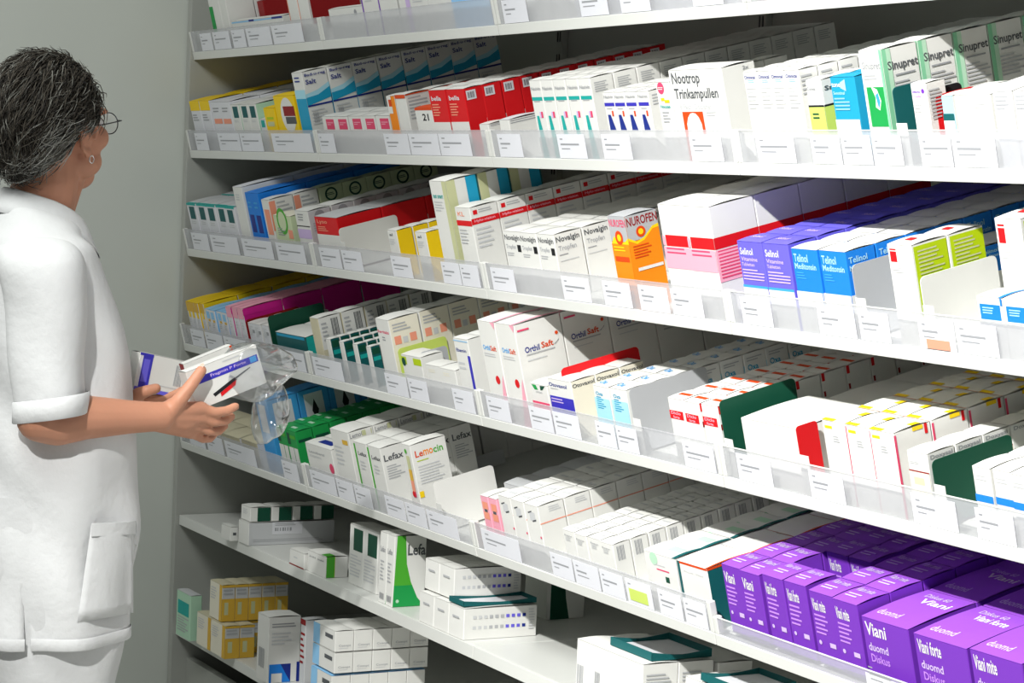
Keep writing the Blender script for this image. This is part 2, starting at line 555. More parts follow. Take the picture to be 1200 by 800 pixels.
row('A', 467, 500, 1, -40, .08, 3, WWW, [('F', .25, 0, .4, .55, 'lilac'), ('F', .22, .55, .45, .9, 'purple'), ('F', 'l', .5, .1, .9, .2, 2, 'lgrey')], 'white box with broad purple stripe on topmost shelf')
row('A', 500, 528, 1, -40, .08, 3, WWW, [('F', .1, .3, .3, .8, 'lgrey'), ('F', .62, .42, .8, .8, 'purple')], 'white box with short purple bar on topmost shelf')
row('A', 529, 573, 1, -42, .08, 3, ('paper', 'white', 'white'), [('F', 0, 0, .05, 1, 'lblue'), ('F', 0, 0, 1, .09, 'lblue'), ('F', 'l', .2, .25, .8, .4, 2, 'grey')], 'pale box with light blue border')
row('A', 590, 660, 4, -46, .06, 2, WWW, [('F', 'l', .1, .2, .9, .35, 2, 'lgrey')], 'white box in third bay of topmost shelf')
row('A', 668, 860, 6, -50, .06, 2, ('paper', 'white', 'white'), [('F', 'l', .1, .2, .9, .3, 2, 'grey')], 'pale box at right of topmost shelf third bay')
# ---- second shelf
row('B', 228, 251, 2, 119, .09, 3, ('paper', 'paper', 'yellow'), [('F', 0, .68, 1, 1, 'yellow'), ('F', 'l', .1, .3, .9, .55, 3, 'grey')], 'white box with yellow top by left panel')
row('B', 252, 275, 2, 120, .08, 4, ('paper', 'paper', 'paper'), [('F', .1, .25, .9, .42, 'salmon'), ('F', 'l', .15, .6, .9, .8, 2, 'grey')], 'white box with faint orange band')
row('B', 275, 305, 3, 123, .08, 4, ('white', 'pgreen', 'white'), [('F', .25, .5, .85, .93, 'dteal'), ('F', 'l', .2, .3, .8, .42, 2, 'lgrey')], 'slim white box with dark green panel')
row('B', 305, 312, 1, 140, .05, 2, ('paper', 'teal', 'white'), [('F', .2, .3, .8, .9, 'teal')], 'low slim box with teal panel')
row('B', 312, 325, 1, 127, .05, 2, ('yellow', 'yellow', 'yellow'), [('F', .2, .5, .8, .6, 'lime'), ('F', .2, .2, .8, .4, 'olive')], 'small plain yellow box')
row('B', 326, 350, 1, 113, .06, 4, ('yellow', 'yellow', 'yellow'), [('F', 'c', .6, .45, .34, 'white'), ('F', .4, .42, .95, .7, 'dred'), ('F', .45, .2, .95, .4, 'dgrey')], 'yellow box with white oval and red square')
SALT = [('F', 0, 0, 1, .55, 'cyan'), ('F', 0, .55, 1, .7, 'lcyan'), ('F', 'l', .2, .8, .8, .92, 2, 'navy'),
        ('S', 'p', [(0, .42), (1, .50), (1, .68), (.5, .58), (0, .56)], 'cyan'), ('S', 'p', [(0, .56), (.5, .58), (1, .68), (1, .76), (.5, .66), (0, .62)], 'lcyan'), ('S', 0, .40, 1, .43, 'navy'),
        ('S', 'l', .1, .06, .9, .34, 5, 'lgrey'), ('S', 'b', .15, .12, .35, .3, 'mgrey'), ('S', 't', 'Bad-u-reg', .08, .9, .92, .96, 'navy'), ('S', 't', 'Salt', .08, .78, .5, .86, 'navy')]
row('B', 353, 365, 1, 86, 29.5, 10, WWW, SALT, 'tall white box with teal wave')
row('B', 379, 457, 5, 137, .05, 2, WWW, [('F', .3, .12, .95, .82, 'dpink'), ('F', 'l', .38, .35, .88, .6, 2, 'pink')], 'low white box with pink square')
row('B', 459, 468, 1, 113, .04, 1, ('orange', 'white', 'white'), [('F', 0, .5, .6, 1, 'white'), ('F', .2, .7, .6, .9, 'dorange')], 'slim orange and white box')
row('B', 468, 480, 1, 112, 29, 3, ('white', 'white', 'white'), [('S', 'l', .1, .25, .9, .9, 7, 'mgrey'), ('F', .0, .9, 1, 1, 'dorange'), ('S', 0, .97, 1, 1, 'dorange')], 'white box with printed side and orange rim')
row('B', 489, 510, 1, 127, .04, 1, ('white', 'white', 'dorange'), [('F', 0, .9, 1, 1, 'dorange'), ('F', 't', '21', .4, .45, .75, .75, 'black')], 'small white box with orange top edge')
RED = [('F', 0, 0, 1, .22, 'white'), ('F', 't', 'bella', .12, .74, .7, .85, 'paper'), ('F', 'l', .1, .34, .7, .66, 5, 'salmon'), ('S', 0, 0, 1, .02, 'red'), ('S', .1, .72, .62, .94, 'paper'), ('S', 'b', .18, .76, .52, .9, 'dgrey')]
row('B', 510, 551, 2, 106, 22.5, 11, ('red', 'red', 'white'), RED, 'red box with white bar code patch', stag=.001)
row('B', 562, 573, 1, 146, 26, 2, ('white', 'white', 'white'), [('S', 'l', .1, .5, .9, .9, 2, 'grey')], 'low flat white box before red row')
row('B', 585, 597, 1, 141, 40, 2, ('white', 'white', 'paper'), [('S', 'l', .05, .5, .95, .9, 2, 'grey')], 'flat white box beside red row')
NAS = [('F', 't', 'Nasivin', .08, .80, .92, .87, 'grey'), ('F', .05, .60, .95, .67, 'teal'), ('F', 'p', [(.2, .0), (.75, .0), (.4, .3), (.2, .3)], 'teal'), ('F', .62, .26, .78, .38, 'dpink'), ('F', .5, .26, .62, .38, 'lilac'), ('F', 'l', .2, .55, .8, .6, 1, 'mgrey'),
       ('S', 'l', .15, .7, .85, .9, 5, 'mgrey')]
row('B', 628, 700, 5, 95, 27.5, 12, WWW, NAS, 'white box with teal stripe and triangle', jit=.006)
NAP = [('F', 't', 'Nasivin', .08, .84, .92, .92, 'grey'), ('F', .05, .64, .95, .73, 'indigo'), ('F', 'p', [(.2, .02), (.75, .02), (.45, .42), (.2, .42)], 'navy'), ('F', .6, .38, .75, .52, 'dorange'), ('F', 'l', .2, .54, .8, .59, 1, 'mgrey'), ('S', 'l', .15, .6, .85, .9, 4, 'mgrey')]
row('B', 711, 766, 4, 109, .042, 6, WWW, NAP, 'small white box with indigo stripe and triangle', jit=.006)
row('B', 776, 793, 1, 97, .045, 5, WWW, [('F', 'c', .35, .88, .24, 'dpink'), ('F', 'l', .15, .83, .6, .9, 2, 'white'), ('F', .25, .62, .5, .68, 'yellow'), ('F', .5, .58, .85, .64, 'yellow'), ('F', 't', 'Nocusan', .15, .47, .85, .54, 'teal'), ('F', 'l', .2, .15, .8, .4, 4, 'mgrey')], 'white box with red oval and yellow marks')
NOO = [('F', 't', 'Nootrop', .05, .72, .58, .96, 'dgrey'), ('F', 't', 'Trinkampullen', .06, .48, .88, .70, 'dgrey'), ('F', 't', '8 Fach  Dosierer', .12, .36, .72, .45, 'lgrey'),
       ('F', .15, .0, .54, .32, 'dorange'), ('F', 'p', [(.2, .0), (.50, .0), (.49, .12), (.45, .23), (.4, .29), (.35, .30), (.3, .29), (.25, .23), (.21, .12)], 'white'), ('F', 'l', .6, .22, .8, .32, 2, 'lgrey'), ('S', 't', '2x', .62, .9, .8, .96, 'grey')]
row('B', 794, 856, 1, 83, 40, 1, WWW, NOO, 'large white ampoule box with orange arch', stag=0)
TB = [('F', 't', 'Omnical', .08, .88, .9, .94, 'navy'), ('F', 'l', .3, .8, .9, .86, 2, 'lblue'), ('F', 'l', .1, .35, .9, .74, 6, 'lgrey'), ('S', 'l', .1, .55, .9, .9, 5, 'mgrey')]
row('B', 880, 946, 4, 85, 24, 12, WWW, TB, 'tall white box with small blue heading', jit=.006)
row('B', 950, 969, 1, 95, .045, 2, WWW, [('F', 0, 0, 1, .48, 'plime'), ('F', 0, .47, 1, .51, 'black'), ('S', 0, 0, 1, .48, 'plime'), ('S', 0, .47, 1, .51, 'black'), ('F', 't', 'Conval', .05, .8, .6, .87, 'grey'), ('S', 't', 'Salus', .1, .78, .9, .87, 'dgrey'), ('F', 'l', .2, .2, .7, .35, 2, 'dgreen')], 'white box with lime green lower half')
row('B', 981, 1011, 1, 91, .04, 2, ('cyan', 'cyan', 'cyan'), [('F', 0, .06, 1, .22, 'lgrey'), ('F', 0, 0, 1, .06, 'white'), ('F', 't', 'tone', .05, .82, .4, .9, 'white'), ('F', 'p', [(.4, .8), (.62, .74), (.62, .96), (.4, .9)], 'lcyan'), ('F', 't', 'Senotinal', .08, .68, .55, .74, 'lcyan'), ('F', 'l', .08, .36, .7, .62, 4, 'lblue')], 'teal blue box with grey and white base')
SIN = [('F', 't', 'Sinupret', .1, .74, .88, .86, 'grey'), ('F', 'l', .1, .62, .7, .7, 2, 'mgrey'), ('F', 'p', [(.15, .06), (.98, .06), (.9, .55), (.15, .55)], 'green'), ('F', 'p', [(.35, .56), (.6, .52), (.72, .38), (.62, .26), (.45, .3), (.5, .42)], 'white'), ('F', 'p', [(.5, .45), (.62, .48), (.68, .36), (.58, .28)], 'sky'),
       ('S', 0, 0, .12, 1, 'sgreen'), ('S', .12, 0, .24, 1, 'pgreen'), ('F', .9, 0, 1, 1, 'sgreen'), ('S', 't', 'Sinupret', .12, .70, .96, .84, 'dgrey'), ('S', 'l', .3, .62, .95, .67, 1, 'grey'), ('S', 'l', .25, .3, .95, .58, 6, 'mgrey')]
row('B', 1019, 1047, 1, 60, 42, 6, WWW, SIN, 'tall white box with green side band', stag=0)
card('B', 1052, 103, .012, .06, 'dteal', 'dark teal divider sheet beside green banded tall box', tab=True)
row('B', 1072, 1091, 1, 99, 24, 1, WWW, [('F', 't', 'Infecto', .1, .8, .6, .86, 'purple'), ('F', 'c', .78, .84, .1, 'purple'), ('F', 't', 'Tropfen', .12, .7, .65, .76, 'lpurple'), ('F', 'l', .1, .3, .7, .64, 5, 'lgrey'), ('S', 'l', .1, .2, .9, .85, 9, 'mgrey')], 'white box with purple heading and dot')
card('B', 1098, 104, .035, .085, 'black', 'black divider sheet behind purple headed box', tab=False)
card('B', 1100, 112, .03, .10, 'red', 'red divider sheet leaning behind low white box', tab=False)
row('B', 1107, 1121, 1, 113, .05, 2, ('lcyan', 'white', 'white'), [('F', 0, 0, 1, .5, 'dteal'), ('F', 0, 0, 1, .3, 'white')], 'small pale teal and dark green box')
row('B', 1122, 1166, 1, 112, .09, 2, WWW, [('F', 't', 'Spasmo', .05, .8, .4, .87, 'lgrey'), ('F', 'l', .5, .6, .9, .85, 3, 'lgrey'), ('S', 'p', [(.5, .35), (.56, .35), (.56, .95), (.5, .95)], 'mgrey'), ('S', 'p', [(.62, .4), (.66, .4), (.66, .9), (.62, .9)], 'grey')], 'wide white box at right end of second shelf')
row('B', 1168, 1215, 2, 108, .06, 3, ('paper', 'white', 'white'), [('F', 'l', .1, .5, .9, .9, 4, 'mgrey')], 'pale box at right edge of second shelf')
# ---- third shelf
row('C', 224, 281, 5, 238, .09, 3, ('paper', 'paper', 'lgrey'), [('T', 0, 0, 1, .08, 'teal'), ('F', .22, .42, .8, .88, 'dteal'), ('F', 'l', .2, .2, .8, .35, 2, 'lgrey'), ('F', 0, .93, 1, 1, 'teal')], 'narrow white box with dark panel and teal top')
row('C', 283, 294, 1, 219, .13, 3, ('white', 'white', 'paper'), [('F', 'l', .2, .7, .8, .85, 3, 'lgrey')], 'plain tall white box beside blue boxes')
row('C', 295, 312, 2, 226, .12, 3, ('blue', 'blue', 'blue'), [('F', .2, .1, .8, .5, 'navy'), ('F', 'l', .2, .6, .8, .8, 2, 'sky')], 'narrow tall bright blue box')
SAL = [('F', .2, .1, .9, .75, 'salmon'), ('S', 0, .2, .25, .95, 'salmon'), ('S', 'l', .3, .3, .9, .9, 6, 'mgrey')]
PGN = [('S', 'c', .5, .78, .26, 'dgreen'), ('S', 'c', .5, .78, .19, 'pgrn'), ('S', 'l', .3, .74, .7, .82, 2, 'dgreen')]
row('C', 314, 323, 1, 234, 29, 7, WWW, SAL, 'white box with salmon edge', alt=(2, ('pgrn', 'pgrn', 'pgrn'), PGN, 'pale green box with dark oval'))
row('C', 325, 346, 1, 252, .05, 1, ('pgrn', 'pgrn', 'cream'), [('F', 'c', .5, .78, .3, 'mgreen'), ('F', 'c', .5, .78, .22, 'pgrn'), ('F', .75, .1, 1, .45, 'salmon'), ('F', 'l', .15, .15, .65, .5, 4, 'grey')], 'short pale green box at shelf front')
row('C', 350, 366, 1, 247, 27, 7, ('white', 'lgrey', 'white'), [('F', 0, .12, 1, .42, 'lilac'), ('F', 0, .5, 1, .53, 'black'), ('F', 'l', .2, .65, .8, .9, 3, 'grey'), ('S', 'c', .5, .8, .22, 'grey'), ('S', 'l', .15, .3, .85, .6, 4, 'mgrey')], 'white box with lilac lower panel and black line')
row('C', 372, 398, 1, 254, .105, 5, ('red', 'red', 'lgrey'), [('F', 0, 0, 1, .36, 'white'), ('F', 't', 'Lyso', .1, .72, .55, .9, 'salmon'), ('F', 'l', .1, .45, .7, .65, 3, 'salmon')], 'long red box with white base')
card('C', 400, 268, .012, .15, 'white', 'white divider card before the long red boxes')
YEL = [('F', 't', 'al', .2, .74, .55, .86, 'dgrey'), ('F', 'l', .1, .3, .8, .6, 4, 'lgrey')]
row('C', 456, 467, 1, 270, 19, 5, ('white', 'yellow', 'white'), YEL, 'small yellow sided white box beside white card')
row('C', 489, 502, 1, 272, 17, 4, ('white', 'yellow', 'white'), YEL, 'small yellow sided white box beside tall teal striped box')
ALG = [('S', 0, 0, .28, 1, 'olive'), ('S', .62, 0, 1, 1, 'dteal'), ('S', .62, 0, .95, 1, 'cyan'), ('F', .75, 0, 1, 1, 'olive'), ('F', 't', 'test smart', .1, .78, .7, .83, 'teal'), ('F', 'l', .1, .6, .7, .74, 4, 'lgrey')]
row('C', 519, 539, 1, 212, 37, 7, WWW, ALG, 'tall white box with teal and olive stripes')
HYL = [('F', 0, .66, 1, .76, 'red'), ('S', 0, .68, 1, .79, 'red'), ('F', 't', 'KL', .15, .84, .6, .92, 'salmon'), ('S', 't', 'Hylo-vision', .1, .705, .85, .765, 'pink'), ('S', .1, .86, .25, .94, 'red'), ('S', 'l', .3, .86, .9, .94, 2, 'mgrey'), ('S', 'l', .1, .2, .9, .6, 5, 'lgrey'), ('F', 'l', .1, .3, .8, .6, 5, 'lgrey')]
row('C', 543, 561, 1, 243, 33, 10, WWW, HYL, 'white box with slanting red band')
NOV = [('F', 't', 'Novalgin', .05, .70, .95, .90, 'dgrey'), ('F', 't', 'Tropfen', .06, .46, .65, .62, 'mgrey'), ('F', .74, .42, .95, .62, 'black'), ('F', 'l', .06, .26, .5, .38, 2, 'mgrey'), ('S', 't', 'Novalgin', .06, .72, .90, .92, 'dgrey'), ('S', 't', 'Tropfen', .1, .48, .75, .66, 'mgrey'), ('S', 'l', .1, .36, .5, .42, 1, 'grey'), ('S', 'l', .1, .2, .95, .25, 1, 'lgrey')]
row('C', 594, 654, 3, 271, 33, 10, WWW, NOV, 'white drops box with dark grey heading', skip=[(2, 7), (2, 8), (2, 9)])
NUR = [('F', 0, .6, 1, 1, 'mgrey'), ('S', 0, .6, 1, 1, 'mgrey'), ('F', 'p', [(0, .55), (.2, .68), (.5, .58), (.8, .60), (1, .66), (1, .5), (0, .5)], 'yellow'), ('S', 'p', [(0, .66), (.25, .58), (.5, .62), (.8, .76), (1, .78), (1, .5), (0, .5)], 'yellow'),
       ('F', 0, 0, 1, .56, 'orange'), ('S', 'p', [(0, 0), (1, 0), (1, .73), (.8, .72), (.5, .58), (.25, .54), (0, .62)], 'orange'), ('F', 't', 'NUROFEN', .04, .83, .98, .95, 'dpink'), ('S', 't', 'NUROFEN', .02, .83, .99, .97, 'dred'),
       ('F', 'c', .5, .66, .22, 'dorange'), ('F', 'c', .5, .66, .11, 'yellow'), ('S', 'c', .42, .72, .15, 'dorange'), ('S', 'c', .42, .72, .08, 'yellow'), ('F', .1, .28, .9, .36, 'dorange'), ('F', 'l', .1, .42, .8, .52, 2, 'yellow'), ('S', 'l', .1, .3, .85, .52, 5, 'dorange'), ('S', .15, .12, .95, .17, 'white')]
row('C', 724, 745, 1, 253, 37, 1, ('orange', 'orange', 'mgrey'), NUR, 'orange and grey box with red target', stag=0)
RWB = [('F', .12, .48, 1, .62, 'red'), ('S', 0, .48, 1, .62, 'red'), ('F', 0, .2, 1, .47, 'pink'), ('F', 'l', .1, .36, .9, .46, 2, 'dpink'), ('S', 0, .08, 1, .47, 'pink'), ('S', 'l', .05, .1, .95, .46, 9, 'dpink'), ('F', .02, .49, .1, .61, 'pink')]
row('C', 783, 845, 2, 240, 53, 7, WWW, RWB, 'tall white box with broad red band', jit=.006)
VIO = [('F', 't', 'Selinol', .08, .74, .6, .88, 'white'), ('F', 't', 'Vitamine', .08, .62, .75, .7, 'lilac'), ('F', 't', 'Tabletten', .08, .52, .6, .59, 'lilac'), ('F', 0, 0, 1, .10, 'white'), ('F', 0, .10, 1, .15, 'sky'), ('F', 'l', .08, .22, .95, .46, 4, 'lilac'), ('T', 't', 'Selinol', .15, .35, .6, .55, 'lilac')]
row('C', 870, 931, 2, 283, .052, 8, ('violet', 'violet', 'violet'), VIO, 'violet blue box with white base')
BLU = [('F', 't', 'Telinol', .08, .74, .62, .9, 'lcyan'), ('F', 't', 'Meditonsin', .08, .60, .9, .72, 'lcyan'), ('F', 'l', .1, .38, .6, .54, 3, 'sky'), ('F', 0, 0, 1, .16, 'white'), ('S', 0, 0, 1, .16, 'white'), ('S', 't', 'Telinol', .08, .76, .7, .88, 'lcyan'), ('S', 't', 'Meditonsin', .08, .62, .9, .72, 'lcyan')]
row('C', 935, 999, 2, 291, .052, 9, ('blue', 'blue', 'white'), BLU, 'bright blue box with white lid')
card('C', 1004, 311, .012, .085, 'mgrey', 'grey divider card beside bright blue boxes')
row('C', 1006, 1044, 1, 300, .052, 8, ('blue', 'blue', 'white'), BLU, 'blue box behind grey card', t0=.12)
LIM = [('S', .06, 0, .98, .97, 'lime'), ('F', .1, .74, .36, .90, 'red'), ('F', .1, .92, .36, .94, 'red'), ('F', 'l', .1, .56, .85, .66, 3, 'lgrey'), ('S', 'l', .15, .5, .85, .9, 7, 'olive'), ('T', .3, .3, .6, .5, 'red')]
row('C', 1048, 1077, 1, 287, 43, 2, WWW, LIM, 'white box with lime green side beside grey card')
card('C', 1083, 325, .012, .145, 'white', 'white divider card between lime sided boxes')
row('C', 1092, 1146, 1, 292, .052, 7, ('blue', 'blue', 'white'), BLU, 'blue box behind white card', t0=.16)
row('C', 1150, 1181, 1, 256, 60, 4, WWW, LIM, 'taller white box with lime green side at right', t0=.056)
WBL = [('F', .1, .1, .9, .72, 'blue'), ('F', 'l', .2, .3, .8, .6, 3, 'lcyan'), ('T', .85, 0, 1, 1, 'blue'), ('F', .93, .7, 1, 1, 'blue')]
row('C', 1153, 1216, 2, 347, .045, 1, WWW, WBL, 'low white box with blue panel at right edge', t0=.006, stag=0)
# ---- fourth shelf
row('D', 222, 242, 4, 353, .09, 5, ('paper', 'yellow', 'yellow'), [('F', 0, .6, 1, 1, 'ochre'), ('F', .3, .35, .8, .6, 'yellow'), ('F', 'l', .2, .1, .8, .3, 3, 'lgrey')], 'narrow yellow topped white box')
row('D', 243, 269, 4, 362, .09, 4, ('paper', 'lblue', 'lblue'), [('F', .2, .55, .8, .9, 'lblue'), ('F', .4, .4, .8, .52, 'ochre'), ('F', 'l', .2, .1, .8, .35, 3, 'mgrey')], 'narrow white box with light blue top')
row('D', 270, 289, 3, 359, .10, 5, ('paper', 'magenta', 'pink'), [('F', 0, .62, 1, 1, 'pink'), ('S', 0, .75, 1, .97, 'magenta'), ('F', 'l', .3, .2, .7, .5, 3, 'lgrey')], 'narrow box with magenta side')
card('D', 291, 375, .012, .15, 'dred', 'dark red divider sheet beside magenta boxes', tab=False)
row('D', 293, 316, 3, 378, .05, 3, ('paper', 'white', 'white'), [('F', .6, .4, .95, .6, 'grey'), ('F', 'l', .1, .2, .7, .8, 6, 'lgrey')], 'small white box between two dark dividers')
card('D', 319, 371, .012, .15, 'dgreen', 'dark green divider sheet at left of fourth shelf', tab=False)
row('D', 323, 358, 1, 389, .07, 2, ('dteal', 'teal', 'white'), [('F', .05, .72, .95, .95, 'cyan'), ('S', .6, .3, 1, .9, 'teal')], 'flat teal box with pale lid')
BEI = [('S', 'b', .55, .45, .85, .92, 'dgrey'), ('S', 'l', .1, .3, .45, .85, 5, 'mgrey'), ('S', 0, 0, 1, .12, 'beige')]
row('D', 370, 380, 1, 372, 27, 9, ('beige', 'white', 'white'), BEI, 'white box with bar code side and beige front')
for k, p in enumerate((385, 398.5, 412, 425.5)):
    row('D', p, p + 5, 1, 397 + k * 3, .022, 8, ('white', 'dteal', 'white'), [('S', .15, .1, .9, .35, 'teal'), ('S', .15, .5, .9, .9, 'dgreen')], '%s thin white box with green side' % ORD[k], gap=0, stag=.001, t0=.014 + .004 * k, group='thin green sided boxes')
RSQ = [('F', 't', 'Ferritabs', .05, .72, .9, .78, 'dpink'), ('F', 'l', .3, .55, .6, .65, 2, 'grey'), ('S', .1, .5, .32, .66, 'salmon'), ('S', .62, .5, .84, .66, 'salmon'), ('S', .38, .5, .54, .62, 'lgrey'), ('S', 'l', .1, .72, .9, .9, 3, 'mgrey')]
row('D', 450, 466, 1, 373, 35, 7, ('white', 'cream', 'white'), RSQ, 'white box with red squares on side')
card('D', 470, 409, .02, .13, 'plime', 'lime green divider sheet by small white boxes', tab=False)
row('D', 473, 496, 1, 415, .05, 1, WWW, [('F', 0, .5, .25, .9, 'lime'), ('F', .6, .55, 1, .9, 'lime'), ('F', 'c', .1, .62, .1, 'dgreen')], 'small white box with lime patches')
card('D', 496, 413, .03, .09, 'mgrey', 'grey divider card behind small white boxes', tab=False)
row('D', 499, 536, 2, 427, .04, 1, WWW, [('F', 'l', .2, .4, .7, .7, 2, 'cream')], 'small plain white box beside indigo striped one')
row('D', 539, 556, 1, 396, 17, 2, WWW, [('F', .82, 0, 1, .66, 'indigo'), ('F', 't', 'Ebamin', .1, .72, .8, .79, 'navy'), ('F', 'l', .1, .3, .6, .5, 2, 'lgrey'), ('F', 0, .94, 1, .96, 'lblue')], 'white box with indigo edge stripe')
ORT = [('F', 't', 'Orthil', .1, .60, .5, .67, 'sky'), ('F', 't', 'Saft', .52, .60, .85, .67, 'dorange'), ('F', 'p', [(.6, 0), (1, 0), (.95, .28), (.85, .18)], 'pink'), ('F', 'c', .62, .2, .12, 'red'), ('F', 'l', .1, .5, .8, .56, 2, 'lgrey'), ('F', 'p', [(.75, 1), (1, 1), (.95, .9)], 'pink'),
       ('S', 't', 'Orthil', .14, .60, .46, .68, 'navy'), ('S', 't', 'Saft', .5, .61, .76, .69, 'dorange'), ('S', 'l', .16, .54, .8, .58, 1, 'mgrey'), ('S', 'l', .16, .47, .6, .5, 1, 'lgrey'), ('S', 'c', .86, .76, .035, 'dorange'), ('S', 'p', [(.76, .62), (.88, .66), (.92, .76), (.89, .68), (.8, .62)], 'grey'), ('S', .05, .9, .3, .925, 'dpink'), ('T', .85, 0, .98, 1, 'pink')]
ORB = [('S', 'l', .15, .35, .9, .7, 7, 'mgrey'), ('S', 'l', .1, .82, .6, .86, 1, 'grey')]
row('D', 574, 617, 2, 375, 54, 5, WWW, ORT, 'tall white syrup box with pink corners', stag=.002, jit=.006, alt=(3, WWW, ORB, 'tall white syrup box with text side'))
card('D', 664, 432, .03, .19, 'red', 'red divider sheet beside tall syrup boxes', tab=False)
row('D', 622, 643, 1, 449, .05, 1, WWW, [('F', 0, 0, 1, .04, 'dpink'), ('F', 'p', [(.1, .95), (.35, .95), (.45, .7), (.25, .68)], 'green'), ('F', 'p', [(.9, .98), (.6, .95), (.6, .7), (.72, .74)], 'dgreen'), ('F', 'l', .3, .52, .8, .62, 2, 'lgrey')], 'small white box with green leaf and pink base')
OTO = [('F', 0, 0, 1, .38, 'indigo'), ('F', 't', 'Otovaxol', .04, .72, .8, .86, 'navy'), ('F', 'l', .05, .1, .6, .3, 2, 'lilac'), ('S', 't', 'Otovaxol', .05, .76, .95, .9, 'dgrey'), ('F', 'l', .1, .62, .5, .66, 1, 'grey')]
row('D', 645, 673, 1, 443, 29, 3, ('white', 'cream', 'white'), OTO, 'white ear drops box with indigo base')
OXA = [('F', 0, 0, 1, .62, 'lcyan'), ('F', 't', 'Oxa', .15, .70, .6, .82, 'cyan'), ('F', 'l', .15, .25, .7, .66, 6, 'cyan'), ('S', 't', 'Oxa', .12, .45, .6, .64, 'cyan'), ('S', 'l', .12, .7, .9, .86, 2, 'mgrey'), ('S', 'l', .12, .2, .5, .4, 2, 'teal'), ('T', 't', 'Oxa', .1, .2, .5, .5, 'sky')]
row('D', 700, 738, 2, 451, 28, 12, WWW, OXA, 'white box with pale cyan front')
card('D', 743, 456, .012, .165, 'mgrey', 'grey divider card beside pale cyan boxes')
RDB = [('F', .0, .42, .86, .66, 'red'), ('F', 't', 'Diclo', .1, .55, .7, .64, 'pink'), ('F', 't', 'forte', .2, .44, .6, .52, 'pink'), ('T', .15, .34, .88, .52, 'dorange'), ('S', .02, .78, .14, 1, 'red'), ('S', .02, .35, .1, .5, 'dred')]
row('D', 788, 846, 3, 466, .048, 10, WWW, RDB, 'white box with red label bar')
card('D', 850, 470, .012, .155, 'dgreen', 'dark green divider sheet in fourth shelf, beside red barred boxes')
row('D', 868, 936, 1, 490, .13, 1, WWW, [], 'large blank white box with nothing printed', t0=.02)
row('D', 868, 936, 1, 470, .13, 2, WWW, [('S', 'l', .2, .8, .5, .85, 1, 'red')], 'blank white box behind the large one', t0=.17)
card('D', 938, 500, .012, .05, 'red', 'small red divider sheet beside large blank box')
YMK = [('F', .1, .84, .42, .9, 'yellow'), ('F', 'l', .4, .55, .7, .7, 3, 'mgrey'), ('S', 0, 0, .06, .95, 'dpink'), ('S', .82, .80, .9, 1, 'red'), ('S', .5, .92, .78, 1, 'yellow'), ('T', .78, .5, 1, .75, 'yellow'), ('T', 0, 0, .5, .12, 'yellow'), ('T', 0, .97, 1, 1, 'salmon')]
row('D', 970, 1056, 3, 492, 44, 7, WWW, YMK, 'white box with yellow marks and red edge', jit=.006, stag=.002)
DOX = [('F', 0, 0, 1, .45, 'cream'), ('F', 0, .45, 1, .49, 'dred'), ('F', .2, .1, .7, .3, 'beige'), ('S', 't', 'Doxysal', .1, .8, .9, .94, 'grey'), ('F', 'l', .1, .66, .6, .74, 2, 'lgrey')]
row('D', 1068, 1093, 1, 528, 33, 8, WWW, DOX, 'white box with cream lower half')
card('D', 1096, 540, .012, .15, 'dgreen', 'dark green divider sheet at right end of fourth shelf')
row('D', 1102, 1140, 1, 522, .06, 6, WWW, DOX, 'cream and white box behind rightmost green divider', t0=.17)
row('D', 1147, 1214, 3, 546, .06, 4, WWW, [('F', 0, .05, 1, .25, 'blue'), ('F', 'l', .1, .6, .8, .8, 2, 'lgrey')], 'white box with blue band at right edge', t0=.01)
# ---- fifth shelf
row('E', 226, 300, 4, 496, .06, 2, ('beige', 'paper', 'beige'), [('F', 'l', .1, .4, .9, .7, 3, 'mgrey')], 'low pale box behind the held plastic bag')
DRP = [('S', .18, .35, .8, .92, 'paper'), ('S', 'p', [(.49, .8), (.6, .58), (.56, .5), (.42, .5), (.38, .58)], 'black'), ('F', .2, .35, .8, .9, 'paper')]
row('E', 308, 322, 1, 467, 36, 6, ('sky', 'sky', 'sky'), DRP, 'light blue box with black drop label', jit=.005)
GRN = [('F', .0, 0, .5, .4, 'white'), ('F', .55, 0, .95, .4, 'white'), ('F', 0, .5, .3, .9, 'dgreen'), ('T', 0, .3, .5, .5, 'pgreen'), ('S', .1, .6, .9, .7, 'dgreen'), ('F', .3, .72, .9, .84, 'mgreen')]
row('E', 328, 351, 2, 500, 20, 12, ('green', 'green', 'green'), GRN, 'green box with pale lid bars')
row('E', 362, 393, 1, 518, .045, 2, WWW, [('F', 't', 'Laxoberal', .1, .6, .7, .72, 'mgrey'), ('F', 'l', .1, .4, .6, .5, 2, 'lgrey'), ('F', 'c', .9, .15, .08, 'dpink'), ('T', .3, .3, .8, .7, 'navy')], 'small white box with red dot')
LEM = [('S', 't', 'LemoCi', .06, .86, .68, .97, 'grey'), ('S', 'p', [(.55, .86), (.7, .86), (.7, .97), (.55, .97)], 'olive'), ('F', .6, .72, .9, .82, 'ochre'), ('F', 'l', .1, .2, .7, .65, 5, 'lgrey'), ('S', .9, .86, .93, .97, 'olive')]
row('E', 396, 417, 1, 502, 30, 9, WWW, LEM, 'white box with yellow corner and grey heading')
LEF = [('F', 0, .0, .12, .95, 'mgreen'), ('F', 't', 'Lefax', .25, .68, .9, .78, 'dgrey'), ('S', 't', 'Lefax', .1, .66, .95, .82, 'dgrey'), ('S', 'l', .15, .2, .9, .55, 6, 'mgrey'), ('F', 'l', .3, .3, .8, .55, 3, 'lgrey')]
row('E', 421, 453, 2, 517, 27, 4, WWW, LEF, 'white box with thin green edge stripe')
